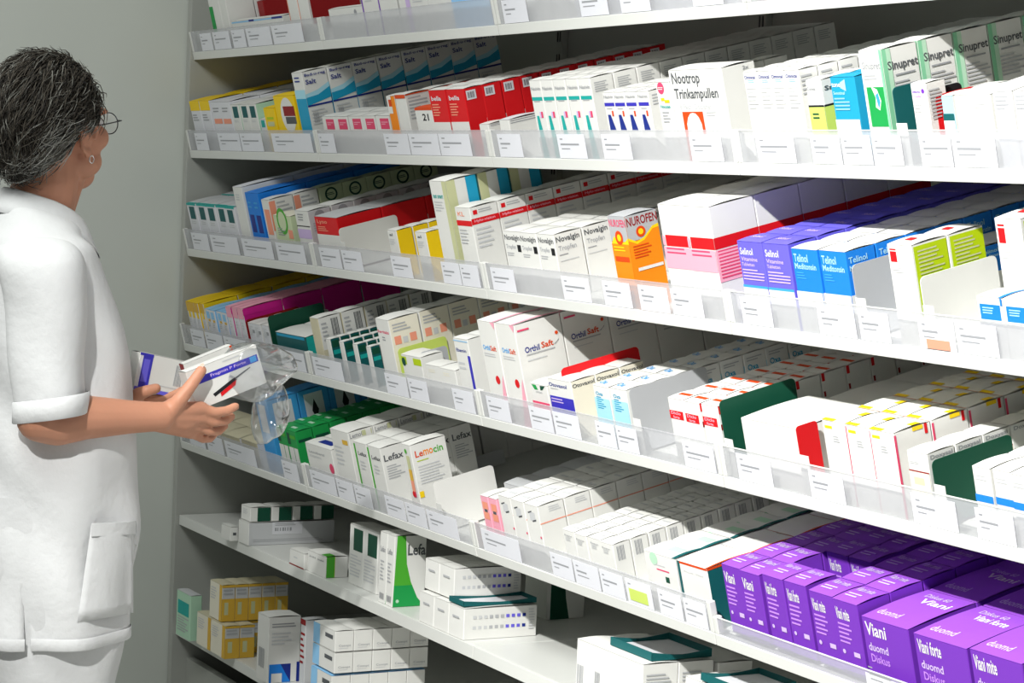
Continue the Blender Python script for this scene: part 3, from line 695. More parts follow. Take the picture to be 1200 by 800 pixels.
LMC = [('S', 't', 'Le', .1, .76, .32, .88, 'dorange'), ('S', 't', 'mo', .33, .76, .6, .86, 'orange'), ('S', 't', 'cin', .61, .76, .88, .88, 'mgreen'), ('S', 'l', .12, .66, .5, .7, 1, 'lime'), ('S', 'l', .12, .25, .9, .6, 7, 'lgrey'),
       ('F', .4, .55, .75, .8, 'olive'), ('F', .4, .35, .75, .55, 'ochre'), ('F', .4, .15, .75, .35, 'salmon'), ('F', .4, .05, .75, .15, 'dpink'), ('F', 'c', .45, .88, .12, 'mgreen'), ('F', 'c', .5, .1, .16, 'red'), ('S', .02, .05, .14, .16, 'yellow')]
row('E', 480, 491, 1, 520, 42, 1, WWW, LMC, 'white throat tablet box with rainbow lettering', jit=.003)
card('E', 512, 566, .012, .145, 'white', 'white divider card beside rainbow lettered box')
card('E', 500, 552, .16, .34, 'lgrey', 'pale grey divider card further back on fifth shelf', tab=False)
row('E', 535, 564, 1, 566, .06, 6, ('lgrey', 'lgrey', 'lgrey'), [('S', 'l', .1, .5, .9, .9, 3, 'mgrey')], 'low pale grey box behind pink one', t0=.12)
row('E', 568, 587, 2, 580, .05, 1, ('pink', 'pink', 'white'), [('F', .15, .55, .85, .8, 'salmon'), ('F', .15, .2, .85, .45, 'salmon'), ('F', .3, .45, .7, .55, 'dgrey')], 'small pink box')
RXB = [('F', .3, .55, .7, .8, 'lgrey'), ('F', 'p', [(.2, .78), (.5, .84), (.48, .8), (.22, .74)], 'dgrey'), ('F', 'p', [(.45, .56), (.75, .62), (.73, .57), (.47, .52)], 'dgrey'), ('S', 0, .5, 1, .53, 'salmon'), ('S', 'l', .4, .75, .9, .92, 3, 'lgrey'), ('F', .85, .1, .95, .16, 'dpink'), ('T', .3, .3, .8, .42, 'lgrey')]
row('E', 588, 636, 3, 580, 31, 10, WWW, RXB, 'white box with thin pink side line', jit=.006)
BAR = [('S', 'b', .2, .25, .62, .88, 'grey'), ('F', 'l', .2, .5, .8, .7, 3, 'lgrey'), ('F', 't', 'Rezor', .15, .74, .8, .82, 'mgrey'), ('T', .2, .4, .8, .5, 'lgrey')]
row('E', 662, 722, 4, 620, 21, 13, WWW, BAR, 'small white box with grey bar code', jit=.008)
GTP = [('F', .35, .42, .75, .47, 'dpink'), ('F', .6, .05, .72, .25, 'dgreen'), ('F', 'c', .3, .8, .12, 'pgreen'), ('F', 'l', .3, .55, .7, .62, 1, 'lgrey'), ('T', .9, 0, 1, 1, 'dteal'), ('T', .45, .35, .85, .65, 'pgreen')]
row('E', 757, 794, 1, 645, .055, 8, WWW, GTP, 'white box with green top edge and red dash')
ORG = [('F', 0, .93, 1, 1, 'dorange'), ('F', 0, 0, .08, 1, 'dteal'), ('S', 0, .93, 1, 1, 'dorange'), ('F', 't', 'Pravo  Vitas', .2, .68, .85, .73, 'lgrey'), ('T', .95, 0, 1, 1, 'dorange')]
row('E', 797, 832, 1, 657, .085, 6, ('white', 'dteal', 'white'), ORG, 'white box with orange rim and dark green side')
def PUR(word):
    return [('F', 't', word, .08, .68, .62, .88, 'white'), ('F', 'l', .1, .25, .8, .62, 5, 'lpurple'), ('F', 'c', .2, .14, .06, 'lilac'), ('F', .6, .1, .85, .18, 'lilac'), ('T', 't', word, .1, .62, .8, .86, 'lilac'), ('T', 'l', .15, .2, .8, .45, 2, 'lilac')]
PC = ('purple', 'purple', 'mpurple')
row('E', 851, 897, 2, 661, .058, 8, PC, PUR('Viani'), 'small purple inhaler box beside orange rimmed boxes', hb=.02, vis=.046)
row('E', 899, 950, 2, 673, .058, 8, PC, PUR('Viani forte'), 'small purple inhaler box, middle pair', hb=.02, vis=.046, skip=[(0, 1), (1, 1)])
row('E', 953, 1012, 2, 692, .058, 8, PC, PUR('Viani mite'), 'small purple inhaler box, pair beside larger ones', hb=.02, vis=.046)
def PUW(a, b):
    return [('F', 't', a, .06, .66, .5, .92, 'white'), ('F', 't', b, .08, .36, .5, .52, 'lilac'), ('F', 't', 'Diskus', .1, .14, .5, .3, 'lpurple'), ('T', 't', b, .1, .15, .55, .28, 'lilac'), ('T', 't', a, .3, .62, .9, .76, 'white'), ('T', 't', 'Diskus 60', .2, .8, .7, .9, 'lilac')]
row('E', 1014, 1069, 1, 722, .12, 4, PC, PUW('Viani', 'duomd'), 'wide purple inhaler box, left of the three', hb=.02, vis=.046)
row('E', 1075, 1138, 1, 742, .12, 4, PC, PUW('Viani forte', 'duomd'), 'wide purple inhaler box, middle of the three', hb=.02, vis=.046)
row('E', 1142, 1204, 1, 760, .12, 4, PC, PUW('Viani mite', 'duomd'), 'wide purple inhaler box, right of the three', hb=.02, vis=.046)
# ---- sixth shelf, level
flat('F', 259, 629, 270, 613, 10, WWW, [('S', .3, .4, .7, .6, 'dgrey')], 'tiny white box at left of sixth shelf')
s, t, w, h, d = flat('F', 279, 634, 291, 608, 101, ('white', 'lgrey', 'white'), [('S', 'l', .05, .1, .95, .25, 2, 'mgrey'), ('S', .27, .45, .62, 1.0, 'paper'), ('S', 'b', .3, .6, .5, .75, 'grey'), ('S', 'l', .3, .8, .6, .95, 2, 'mgrey')], 'long white display box holding green striped packs')
for k in range(4):
    me, pm = carton_proto(w * .9, h * .62, d * .235, ('white', 'white', 'white'), [('S', .35, 0, .98, .98, 'dgreen'), ('F', 'l', .2, .4, .8, .8, 4, 'lgrey')])
    place_carton(me, pm, frame('F', s + .05 * w, t + .004 + k * d * .247, .0256 + h * 1.001 + .0025), 'white pack with dark green stripe in display box, %s from front' % ORD[k], 'green striped packs in the display box')
flat('F', 339, 660, 356, 642, .04, WWW, [('F', 0, 0, 1, .08, 'dred'), ('F', 'l', .3, .4, .6, .6, 1, 'lgrey')], 'small white box with red bottom edge')
flat('F', 360, 668, 381, 644, 27, WWW, [('S', .05, 0, .42, 1, 'lime'), ('S', .05, 0, .4, 1, 'mgreen'), ('F', 't', 'Jodid', .1, .7, .45, .8, 'grey'), ('F', 't', 'Jodid', .55, .7, .9, .8, 'grey'), ('T', .7, .05, 1, .42, 'mgreen')], 'low white box with bright green side stripe')
flat('F', 408, 682, 441, 613, .055, WWW, [('F', .3, .58, .95, .95, 'dgreen'), ('F', 'l', .1, .12, .9, .5, 7, 'lgrey')], 'upright white box with dark green square', n=2)
LFX = [('S', 'p', [(0, 0), (.98, 0), (.76, .12), (.54, .35), (.40, .6), (.34, 1), (.08, 1), (.04, .5)], 'mgreen'), ('S', 'p', [(0, 0), (.98, 0), (.76, .12), (.58, .3), (.02, .3)], 'green'), ('S', 't', 'Lefax', .56, .72, 1.3, .86, 'dgrey'), ('S', 'c', .14, .08, .05, 'pgreen'), ('F', 't', 'Lefax', .1, .72, .8, .8, 'grey'), ('F', 'b', .2, .05, .8, .14, 'grey'), ('F', 'l', .2, .3, .7, .6, 6, 'mgrey')]
LFX[2] = ('S', 't', 'Lefa', .42, .72, .97, .88, 'dgrey')
flat('F', 443, 704, 460, 622, 38, WWW, LFX, 'tall white box with sweeping green curve', n=2)
DOT = []
for r_ in (.32, .66):
    for q in range(10):
        u = .12 + q * .075
        DOT.append(('S', 'p', [(u, r_), (u + .045, r_), (u + .045, r_ + .1), (u, r_ + .1)], ('lgrey', 'mgrey', 'violet', 'navy')[min(3, q // 3)]))
DOT += [('S', 'l', .88, .2, .97, .9, 8, 'lgrey'), ('F', 'l', .3, .55, .8, .7, 1, 'mgrey')]
s, t, w, h, d = flat('F', 491, 727, 543, 692, 86, WWW, DOT, 'white box with two rows of dark dots', n=3)
me, pm = carton_proto(w, h, d * .93, WWW, DOT)
for k in range(2):
    place_carton(me, pm, frame('F', s - .006 + k * (w + .001), t + .012, .0256 + h + .004), 'white dotted box lying on top of the lower ones, %s' % ('left', 'right')[k], 'upper white dotted boxes')
def open_tray(l, s, t, h0, w, d, h, label):
    v, f = [], []
    th = 0.0012
    def bx(a, b):
        q, g = box_vf(*a, *b)
        k = len(v)
        v.extend(q)
        f.extend(tuple(k + i for i in p) for p in g)
    bx((0, 0, 0), (w, d, th))
    n = 8
    def hz(y): return h * (0.55 + 0.45 * abs(2 * y / d - 1) ** 1.5)
    for x in (0, w - th):
        for i in range(n):
            y0, y1 = d * i / n, d * (i + 1) / n
            k = len(v)
            for xx in (x, x + th):
                v.extend([(xx, y0, th), (xx, y1, th), (xx, y1, hz(y1)), (xx, y0, hz(y0))])
            f.extend([(k, k + 1, k + 2, k + 3), (k + 4, k + 7, k + 6, k + 5), (k + 3, k + 2, k + 6, k + 7)])
    bx((th, 0, th), (w - th, th, h)); bx((th, d - th, th), (w - th, d, h))
    o = mesh_obj('open_carton_tray', v, f, ink('dteal'))
    o.matrix_world = frame(l, s, t, h0)
    tag(o, label, 'tray')
    mesh_obj('lining', *box_vf(th * 1.5, th * 1.5, th * 1.05, w - th * 1.5, d - th * 1.5, th * 2), ink('paper'), o)
    return o
open_tray('F', s + 2 * w - .004, t + .002, .0258 + h + .0026, w * .98, d, .010, 'empty open tray with dark green rim on dotted boxes')
flat('F', 614, 716, 640, 668, 45, WWW, [('S', .1, 0, .8, 1, 'dgreen'), ('S', 'p', [(.6, 0), (.8, 0), (.8, 1), (.45, 1), (.5, .5)], 'white')], 'white box with dark green side at back of sixth shelf')
BGB = [('F', 'b', .02, .1, .12, .5, 'mgrey'), ('F', 'b', .3, .1, .38, .5, 'mgrey'), ('S', 'l', .1, .1, .9, .8, 10, 'mgrey')]
s, t, w, h, d = flat('F', 674, 836, 751, 748, 84, WWW, BGB, 'large plain white box at front of sixth shelf', deep=2, t=.012)
open_tray('F', s + w * .35, t + d * .3, .0258 + h + .0030, w * .62, d * 1.7, .014, 'open dark green tray lying on large white boxes')
s2, t2 = s + w * .5, t + 2 * d + .01
me, pm = carton_proto(w * .5, h * .92, d, WWW, BGB)
place_carton(me, pm, frame('F', s2, t2, .0256), 'smaller white box standing behind the large white boxes', None)
s, t, w, h, d = flat('F', 800, 900, 860, 792, 70, WWW, BGB, 'white box under the right hand open tray', t=.012)
open_tray('F', s + w * .3, t, .0258 + h + .0030, w * .7, d, .012, 'open dark green tray at right of sixth shelf')
# ---- lowest shelf, level
flat('G', 206, 742, 222, 690, 14, ('pgreen', 'pgreen', 'lgrey'), [('F', .1, .5, .9, .8, 'teal'), ('F', 'l', .1, .1, .9, .45, 6, 'mgrey')], 'pale green box against left end of lowest shelf')
YB = [('S', 0, 0, 1, .62, 'ochre'), ('F', .8, 0, 1, 1, 'ochre'), ('S', .2, .18, .5, .52, 'olive'), ('F', 'l', .1, .5, .7, .85, 5, 'lgrey'), ('S', 0, .93, 1, 1, 'ochre'), ('S', 'l', .1, .68, .9, .88, 2, 'mgrey')]
s, t, w, h, d = flat('G', 230, 753, 263, 716, 35, ('cream', 'lgrey', 'beige'), YB, 'small yellow and white box on lowest shelf', n=2, deep=2)
me, pm = carton_proto(w * .85, h * 1.12, d * .9, ('cream', 'lgrey', 'beige'), YB)
for k in range(5):
    place_carton(me, pm, frame('G', s + w * .75, t + .004 + k * (d * .9 + .001), .0256 + h + .003), 'yellow and white box stacked on top, %s from front' % ORD[k], 'upper yellow boxes on the lowest shelf')
me, pm = carton_proto(w * 1.0, h, d, ('cream', 'lgrey', 'beige'), YB)
for k in range(3):
    place_carton(me, pm, frame('G', s + w * .55, t + (k + 2) * (d + .001) + .004, .0256), 'yellow box at back under the upper yellow ones, %s' % ORD[k], 'upper yellow boxes on the lowest shelf')
flat('G', 300, 793, 313, 717, 38, WWW, [('S', .05, 0, .72, .28, 'blue'), ('S', 'p', [(.4, .28), (.72, .28), (.72, .0), (.6, .1)], 'navy'), ('S', 'l', .1, .82, .9, .9, 2, 'grey'), ('S', 'l', .1, .55, .8, .76, 4, 'lgrey'), ('S', .9, 0, 1, .3, 'navy'), ('S', .12, 0, .45, .14, 'white'), ('F', 'b', .2, .2, .7, .5, 'mgrey')], 'tall white box with blue square on lowest shelf')
flat('G', 350, 803, 356, 724, .05, ('lgrey', 'lgrey', 'lgrey'), [('F', 'l', .1, .3, .9, .8, 6, 'dred'), ('F', 0, .92, 1, 1, 'dred')], 'slim grey box with dark red print on lowest shelf')
LB = [('F', .0, 0, .3, 1, 'lblue'), ('F', .55, .55, .9, .75, 'dgrey'), ('S', 't', 'Cosopt', .2, .2, .85, .34, 'mgrey'), ('S', 'l', .2, .1, .8, .16, 1, 'lgrey')]
s, t, w, h, d = flat('G', 363, 835, 387, 780, 110, ('white', 'white', 'lblue'), LB, 'small white and light blue box, lower stack', deep=5, levels=2)
me, pm = carton_proto(w * 1.05, h * .85, d, ('white', 'white', 'white'), LB)
for k in range(5):
    for q in range(2):
        place_carton(me, pm, frame('G', s - .002, t + .003 + k * (d + .001), .0256 + 2 * (h + .0025) + .002 + q * (h * .85 + .0025)), 'small white box stacked high, %s layer, %s from front' % (('lower', 'upper')[q], ORD[k]), 'upper small white boxes on the lowest shelf')

# ------------------------------------------------------------------ the person
def P(px, py, X):
    d = FWD + RGT * ((px - 600) / FPX) - UPV * ((py - 400) / FPX)
    return CAM + d * ((X - CAM.x) / d.x)
M_SKIN = mat('skin', s2l('c98f73'), 0.5, noise=0.10, scale=18, sss=0.08, bump=0.08)
M_CLOTH = mat('white_cotton', (0.74, 0.75, 0.755), 0.85, noise=0.02, scale=60, bump=0.15, spec=0.15)
M_TROUS = mat('white_trouser_cotton', (0.70, 0.71, 0.715), 0.85, noise=0.02, scale=60, bump=0.15, spec=0.15)
M_METAL = mat('dark_metal_frame', (0.05, 0.05, 0.06), 0.3, metal=0.8)
M_SILVER = mat('silver', (0.85, 0.85, 0.85), 0.2, metal=1.0)
M_LENS = mat('clear_lens', (0.9, 0.92, 0.95), 0.05, alpha=0.15)
X0 = 1.38
class Soup:
    def __init__(self): self.v, self.f = [], []
    def add(self, v, f):
        k = len(self.v)
        self.v += [tuple(q) for q in v]
        self.f += [tuple(k + i for i in p) for p in f]
    def ball(self, c, r, rot=None, n=16):
        """ellipsoid with radii r"""
        v, f = [], []
        c = Vector(c)
        for i in range(n + 1):
            th = math.pi * i / n
            for j in range(2 * n):
                ph = math.pi * j / n
                q = Vector((r[0] * math.sin(th) * math.cos(ph), r[1] * math.sin(th) * math.sin(ph), r[2] * math.cos(th)))
                if rot: q = rot @ q
                v.append(c + q)
        for i in range(n):
            for j in range(2 * n):
                a, b = i * 2 * n + j, i * 2 * n + (j + 1) % (2 * n)
                f.append((a, a + 2 * n, b + 2 * n, b))
        self.add(v, f)
    def limb(self, pts, rads, n=16):
        """tapered tube with rounded ends through points"""
        pts = [Vector(p) for p in pts]
        for p, r in zip(pts, rads):
            self.ball(p, (r, r, r), n=8)
        for a, b, ra, rb in zip(pts, pts[1:], rads, rads[1:]):
            d = (b - a).normalized()
            u = d.orthogonal().normalized()
            w = d.cross(u)
            v, f = [], []
            for c, r in ((a, ra), (b, rb)):
                for j in range(n):
                    t = 2 * math.pi * j / n
                    v.append(c + u * (r * math.cos(t)) + w * (r * math.sin(t)))
            for j in range(n):
                f.append((j, (j + 1) % n, n + (j + 1) % n, n + j))
            f.append(tuple(range(n - 1, -1, -1)))
            f.append(tuple(range(n, 2 * n)))
            self.add(v, f)
def loft(rings, close=True):
    n = len(rings[0])
    v, f = [], []
    for r in rings: v += [tuple(q) for q in r]
    for i in range(len(rings) - 1):
        for j in range(n):
            a, b = i * n + j, i * n + (j + 1) % n
            f.append((a, b, b + n, a + n))
    return v, f
def ell(cx, cy, z, a, b, n=64, p=2.3, zf=None):
    out = []
    for j in range(n):
        t = 2 * math.pi * j / n
        c, s = math.cos(t), math.sin(t)
        x = a * math.copysign(abs(c) ** (2 / p), c)
        y = b * math.copysign(abs(s) ** (2 / p), s)
        out.append(Vector((cx + x, cy + y, z + (zf(x, y) if zf else 0))))
    return out
def catmull(keys, n):
    """interpolate rows of numbers smoothly to n rows"""
    out = []
    m = len(keys) - 1
    for i in range(n):
        t = i / (n - 1) * m
        k = min(int(t), m - 1)
        u = t - k
        p0, p1, p2, p3 = keys[max(k - 1, 0)], keys[k], keys[k + 1], keys[min(k + 2, m)]
        out.append([0.5 * (2 * b + (c - a) * u + (2 * a - 5 * b + 4 * c - d) * u * u + (3 * b - a - 3 * c + d) * u ** 3) for a, b, c, d in zip(p0, p1, p2, p3)])
    return out

# --- body: one continuous skin surface
S = Soup()
HY = math.radians(33)
HC = P(66, 150, X0 - 0.01)
HC.z = 1.492
HR = Matrix.Rotation(HY, 3, 'Z') @ Matrix.Rotation(math.radians(4), 3, 'X')
def H(x, y, z):
    return HC + HR @ Vector((x, y, z))
HR3 = HR
S.ball(H(0, -.012, .022), (.074, .094, .090), HR)             # cranium
S.ball(H(0, .024, -.025), (.062, .066, .080), HR)             # face
S.ball(H(0, .052, -.088), (.032, .032, .026), HR)             # chin
S.ball(H(.036, .022, -.062), (.026, .048, .030), HR)          # jaw
S.ball(H(-.036, .022, -.062), (.026, .048, .030), HR)
S.ball(H(.040, .056, -.020), (.024, .026, .024), HR)          # cheeks
S.ball(H(-.040, .056, -.020), (.024, .026, .024), HR)
S.limb([H(0, .086, .012), H(0, .100, -.012), H(0, .106, -.026)], [.009, .010, .012])   # nose
S.ball(H(.011, .096, -.029), (.009, .010, .008), HR)
S.ball(H(-.011, .096, -.029), (.009, .010, .008), HR)
S.ball(H(0, .082, .026), (.050, .014, .010), HR)              # brow
S.ball(H(0, .086, -.052), (.022, .010, .006), HR)             # lips
S.ball(H(0, .084, -.062), (.020, .010, .006), HR)
for sx in (-1, 1):                                            # ears: rim, lobe, inner wall
    ER = HR @ Matrix.Rotation(sx * math.radians(22), 3, 'Z') @ Matrix.Rotation(math.radians(-12), 3, 'X')
    pts = []
    for k in range(13):
        t = math.radians(-70 + k * 22)
        pts.append(H(sx * (.074 + .006 * math.sin(t * .5) ** 2), -.006 - .017 * math.cos(t + .4), -.012 + .030 * math.sin(t)))
    S.limb(pts, [.0045] * 12 + [.0035], n=8)
    S.ball(H(sx * .073, -.004, -.044), (.006, .009, .011), HR)
    S.ball(H(sx * .071, -.004, -.014), (.006, .015, .027), HR)
S.limb([(X0, -.800, 1.26), H(0, -.030, -.090), H(0, -.020, -.03)], [.066, .056, .055])   # neck
S.limb([(X0, -.775, 1.32), H(0, .012, -.085)], [.045, .042])
# torso and legs beneath the clothes
for z, yc, a, b in ((1.235, -.805, .13, .075), (1.20, -.80, .155, .095), (1.12, -.795, .15, .10), (1.02, -.785, .145, .105), (.93, -.775, .155, .115), (.84, -.775, .165, .12)):
    S.ball((X0, yc, z), (a, b, .085))
for sx in (-1, 1):
    S.limb([(X0 + sx * .085, -.775, .84), (X0 + sx * .09, -.765, .47), (X0 + sx * .09, -.79, .10)], [.085, .055, .038])
    S.limb([(X0 + sx * .09, -.80, .06), (X0 + sx * .10, -.68, .045)], [.034, .028])
# near arm
sh, el, wr = Vector((X0 + .165, -.82, 1.265)), Vector((X0 + .205, -.832, 1.002)), P(188, 488, 1.555)
mid = el.lerp(wr, .35)
S.limb([(X0 + .09, -.81, 1.25), sh + Vector((-.01, 0, -.03)), el], [.045, .045, .040])
S.limb([el, el + Vector((-.002, .03, -.006)), mid, el.lerp(wr, .75), wr], [.041, .042, .0385, .029, .0255])
# near hand, closed round the packs: thumb on top, fingers underneath
kn = [P(236, 478, 1.548), P(236, 489, 1.540), P(231, 499, 1.528), P(224, 507, 1.515)]
for k, (q, r) in enumerate(zip(kn, (.0125, .0130, .0125, .0115))):
    S.limb([wr + Vector((0, -.004, .010 - .007 * k)), q], [.0165, r], n=12)
S.ball(P(214, 488, 1.540), (.016, .034, .026))
FIN = [
 [kn[0], P(252, 483, 1.551), P(266, 481, 1.549), P(276, 476, 1.545)],
 [kn[1], P(252, 494, 1.540), P(264, 493, 1.530), P(271, 488, 1.518)],
 [kn[2], P(246, 505, 1.524), P(256, 505, 1.510), P(263, 499, 1.498)],
 [kn[3], P(237, 514, 1.508), P(246, 514, 1.496), P(252, 508, 1.484)]]
for fpts, r in zip(FIN, (.0088, .0090, .0086, .0076)):
    S.limb(fpts, [r * 1.15, r * 1.05, r, r * .88], n=12)
S.limb([P(198, 483, 1.556), P(211, 468, 1.566), P(224, 451, 1.567), P(236, 434, 1.562)], [.0165, .0135, .0112, .0098], n=12)
S.ball(P(205, 478, 1.552), (.016, .022, .020))
# far arm and hand under the second pack
lsh, lel, lwr = Vector((X0 - .165, -.82, 1.265)), Vector((X0 - .20, -.80, 1.005)), Vector((X0 - .03, -.615, .965))
S.limb([(X0 - .09, -.81, 1.25), lsh + Vector((.01, 0, -.03)), lel], [.045, .045, .040])
S.limb([lel, lel.lerp(lwr, .4), lwr], [.041, .037, .0255])
lk = [P(172 + 2 * k, 470 + 1.5 * k, 1.405 - .017 * k) for k in range(4)]
for k, q in enumerate(lk):
    S.limb([lwr + Vector((.008 - .006 * k, 0, 0)), q], [.0165, .012], n=12)
    S.limb([q, q + Vector((.004, .028, .006)), q + Vector((.006, .050, .012)), q + Vector((.006, .064, .020))], [.0100, .0092, .0086, .0076], n=12)
S.limb([lwr + Vector((.012, .01, 0)), P(162, 462, 1.43), P(172, 458, 1.445), P(183, 455, 1.447)], [.016, .013, .011, .0095], n=12)
def remesh(name, soup, voxel, m, smooth=4, parent=None):
    me = bpy.data.meshes.new(name)
    me.from_pydata(soup.v, [], soup.f)
    tmp = bpy.data.objects.new(name, me)
    COL.objects.link(tmp)
    md = tmp.modifiers.new('r', 'REMESH')
    md.mode = 'VOXEL'
    md.voxel_size = voxel
    md.use_smooth_shade = True
    sm = tmp.modifiers.new('s', 'SMOOTH')
    sm.iterations = smooth
    sm.factor = 0.5
    dg = bpy.context.evaluated_depsgraph_get()
    out = bpy.data.meshes.new_from_object(tmp.evaluated_get(dg))
    bpy.data.objects.remove(tmp)
    out.materials.clear()
    out.materials.append(m)
    out.polygons.foreach_set('use_smooth', [True] * len(out.polygons))
    return link(name, out, parent)
person = remesh('person', S, 0.0032, M_SKIN, 5)
tag(person, 'person in white tunic and trousers with short greying hair, holding packs', 'person')
# finger nails
def nail(c, d, u, parent):
    d = d.normalized(); u = (u - d * u.dot(d)).normalized(); w = d.cross(u)
    v = [c + d * (.006 * math.cos(t)) + w * (.0042 * math.sin(t)) + u * .0004 for t in [2 * math.pi * k / 12 for k in range(12)]]
    return mesh_obj('finger_nail', v, [tuple(range(12))], mat('nail', s2l('d8a08c'), 0.3), parent)
side = Vector((.88, -.47, 0))
nail(P(236, 434, 1.562) + Vector((.35, -.1, .9)).normalized() * .0090, P(236, 434, 1.562) - P(224, 451, 1.567), Vector((.35, -.1, .9)), person)
# --- eyes, glasses, earring
for sx in (-1, 1):
    sp = Soup(); sp.ball(H(sx * .030, .074, .006), (.0115, .0115, .0115), HR, 10)
    e = mesh_obj('eye', sp.v, sp.f, mat('eye_white', (.8, .8, .78), .2), person, smooth=True)
    sp = Soup(); sp.ball(H(sx * .030, .0815, .006), (.0055, .0045, .0055), HR, 8)
    mesh_obj('iris', sp.v, sp.f, mat('iris', (.06, .04, .03), .2), e, smooth=True)
gl = bpy.data.objects.new('eyeglasses', None)
COL.objects.link(gl)
tag(gl, 'thin dark wire eyeglasses worn by the person in white', 'glasses')
def tube(pts, r, n=8, closed=False):
    v, f = [], []
    m = len(pts)
    for i in range(m):
        a, b = pts[(i - 1) % m if closed or i else 0], pts[(i + 1) % m if closed or i < m - 1 else m - 1]
        d = (Vector(b) - Vector(a)).normalized()
        u = d.cross(Vector((.3, .2, .93))).normalized()
        w = d.cross(u)
        rr = r[i] if isinstance(r, (list, tuple)) else r
        for j in range(n):
            t = 2 * math.pi * j / n
            v.append(tuple(Vector(pts[i]) + u * rr * math.cos(t) + w * rr * math.sin(t)))
    for i in range(m if closed else m - 1):
        for j in range(n):
            a, b = i * n + j, i * n + (j + 1) % n
            c, d_ = ((i + 1) % m) * n + (j + 1) % n, ((i + 1) % m) * n + j
            f.append((a, b, c, d_))
    if not closed:
        f.append(tuple(range(n - 1, -1, -1)))
        f.append(tuple((m - 1) * n + j for j in range(n)))
    return v, f
for sx in (-1, 1):
    rim = [H(sx * (.034 + .024 * math.cos(t)), .104 - .006 * abs(math.cos(t)), .004 + .019 * math.sin(t)) for t in [2 * math.pi * k / 24 for k in range(24)]]
    r = mesh_obj('rim', *tube(rim, .0010, closed=True), M_METAL, gl, smooth=True)
    mesh_obj('lens', [tuple(q) for q in rim], [tuple(range(24))], M_LENS, gl)
    mesh_obj('temple', *tube([H(sx * .058, .100, .010), H(sx * .071, .092, .010), H(sx * .0815, .04, .006), H(sx * .0825, .0, .003), H(sx * .081, -.012, -.008)], .0011), M_METAL, gl, smooth=True)
mesh_obj('bridge', *tube([H(-.010, .106, .006), H(0, .110, .010), H(.010, .106, .006)], .0010), M_METAL, gl, smooth=True)
er = [H(.076, .001, -.055) + HR @ Vector((.001, .006 * math.sin(t), .0065 * math.cos(t))) for t in [2 * math.pi * k / 16 for k in range(16)]]
ear = mesh_obj('earring', *tube(er, .0011, closed=True), M_SILVER, None, smooth=True)
tag(ear, 'small silver ring in the ear of the person', 'earring')
# --- hair: a full cap of brushed back strands, grey at the temple and nape
rnd = random.Random(3)
M_HAIR = [mat('hair_dark', s2l('2b2722'), 0.7, noise=0.3, scale=80), mat('hair_brown', s2l('4a443b'), 0.7, noise=0.3, scale=80), mat('hair_grey', s2l('7d7c75'), 0.7, noise=0.2, scale=80), mat('hair_silver', s2l('a3a39d'), 0.7, noise=0.2, scale=80)]
sp = Soup()
def hair_r(q):
    """radii of the hair volume towards a direction in the head frame"""
    ax, ay, az = .092, .114, .114
    return 1 / math.sqrt((q.x / ax) ** 2 + (q.y / ay) ** 2 + (q.z / az) ** 2)
HOC = Vector((0, -.032, .014))
def in_hair(q):
    # covers the crown, back and sides behind the ear, not the face
    if q.z > 0.38: return q.y < 0.92
    if q.z > 0.0: return q.y < 0.60 + .5 * (q.z - .1)
    return q.z > -.95 and q.y < .14 + .7 * q.z
capv, capf = [], []
n1, n2 = 40, 64
def capr(q):
    k = hair_r(q) * 0.95
    return k
idx = {}
for i in range(n1 + 1):
    th = math.pi * .86 * i / n1
    for j in range(n2):
        ph = 2 * math.pi * j / n2
        q = Vector((math.sin(th) * math.cos(ph), math.sin(th) * math.sin(ph), math.cos(th)))
        ok = in_hair(q)
        r = capr(q) * (1.0 if ok else 0.70)
        w = HOC + q * r
        capv.append(tuple(HC + HR @ w))
        idx[i, j] = ok
for i in range(n1):
    for j in range(n2):
        jj = (j + 1) % n2
        if all(idx[a] for a in ((i, j), (i, jj), (i + 1, j), (i + 1, jj))):
            capf.append((i * n2 + j, (i + 1) * n2 + j, (i + 1) * n2 + jj, i * n2 + jj))
cap = mesh_obj('hair', capv, capf, M_HAIR[0], person, smooth=True)
sv, sf, sm_ = [], [], []
for k in range(9000):
    z = rnd.uniform(-.86, 1)
    ph = rnd.uniform(0, 2 * math.pi)
    q = Vector((math.sqrt(1 - z * z) * math.cos(ph), math.sqrt(1 - z * z) * math.sin(ph), z))
    if not in_hair(q): continue
    sw = math.sin(q.x * 7 + q.z * 5) * .35
    flow = Vector((0.15 * q.x + sw, -1.0, -0.45 - 0.7 * max(0, -q.y)))
    flow += Vector((rnd.gauss(0, .30), rnd.gauss(0, .25), rnd.gauss(0, .35)))
    pts = []
    L = rnd.uniform(.04, .085)
    lift = rnd.uniform(.0, .010) + (rnd.uniform(.004, .016) if rnd.random() < .18 else 0)
    wob, wp = rnd.uniform(.001, .004), rnd.uniform(0, 6)
    cur = q.copy()
    nseg = 6
    for s_ in range(nseg):
        u = s_ / (nseg - 1)
        r = hair_r(cur) * (.93 + .06 * math.sin(math.pi * min(1, u * 1.1))) + lift * u + wob * math.sin(wp + 5 * u)
        w = HOC + cur * r
        if cur.z < -.45: w = w + Vector((0, -.012 * u, -.012 * u))
        pts.append(HC + HR @ w)
        tng = flow - cur * flow.dot(cur)
        tng.normalize()
        cur = (cur + tng * (L / nseg / .1)).normalized()
    greyz = (q.x > .15 and q.z < .12 and q.y > -.62) or (q.z < -.6 and q.x > -.2)
    t = rnd.random()
    mi = (3 if t < .30 else 2 if t < .85 else 1) if greyz else (0 if t < .34 else 1 if t < .86 else 2)
    v, f = tube(pts, [.0008, .0010, .0010, .0008, .0006, .0002], n=3)
    kk = len(sv)
    sv += v
    sf += [tuple(kk + a for a in p) for p in f]
    sm_ += [mi] * len(f)
st = mesh_obj('hair_strands', sv, sf, M_HAIR, cap, sm_, smooth=True)
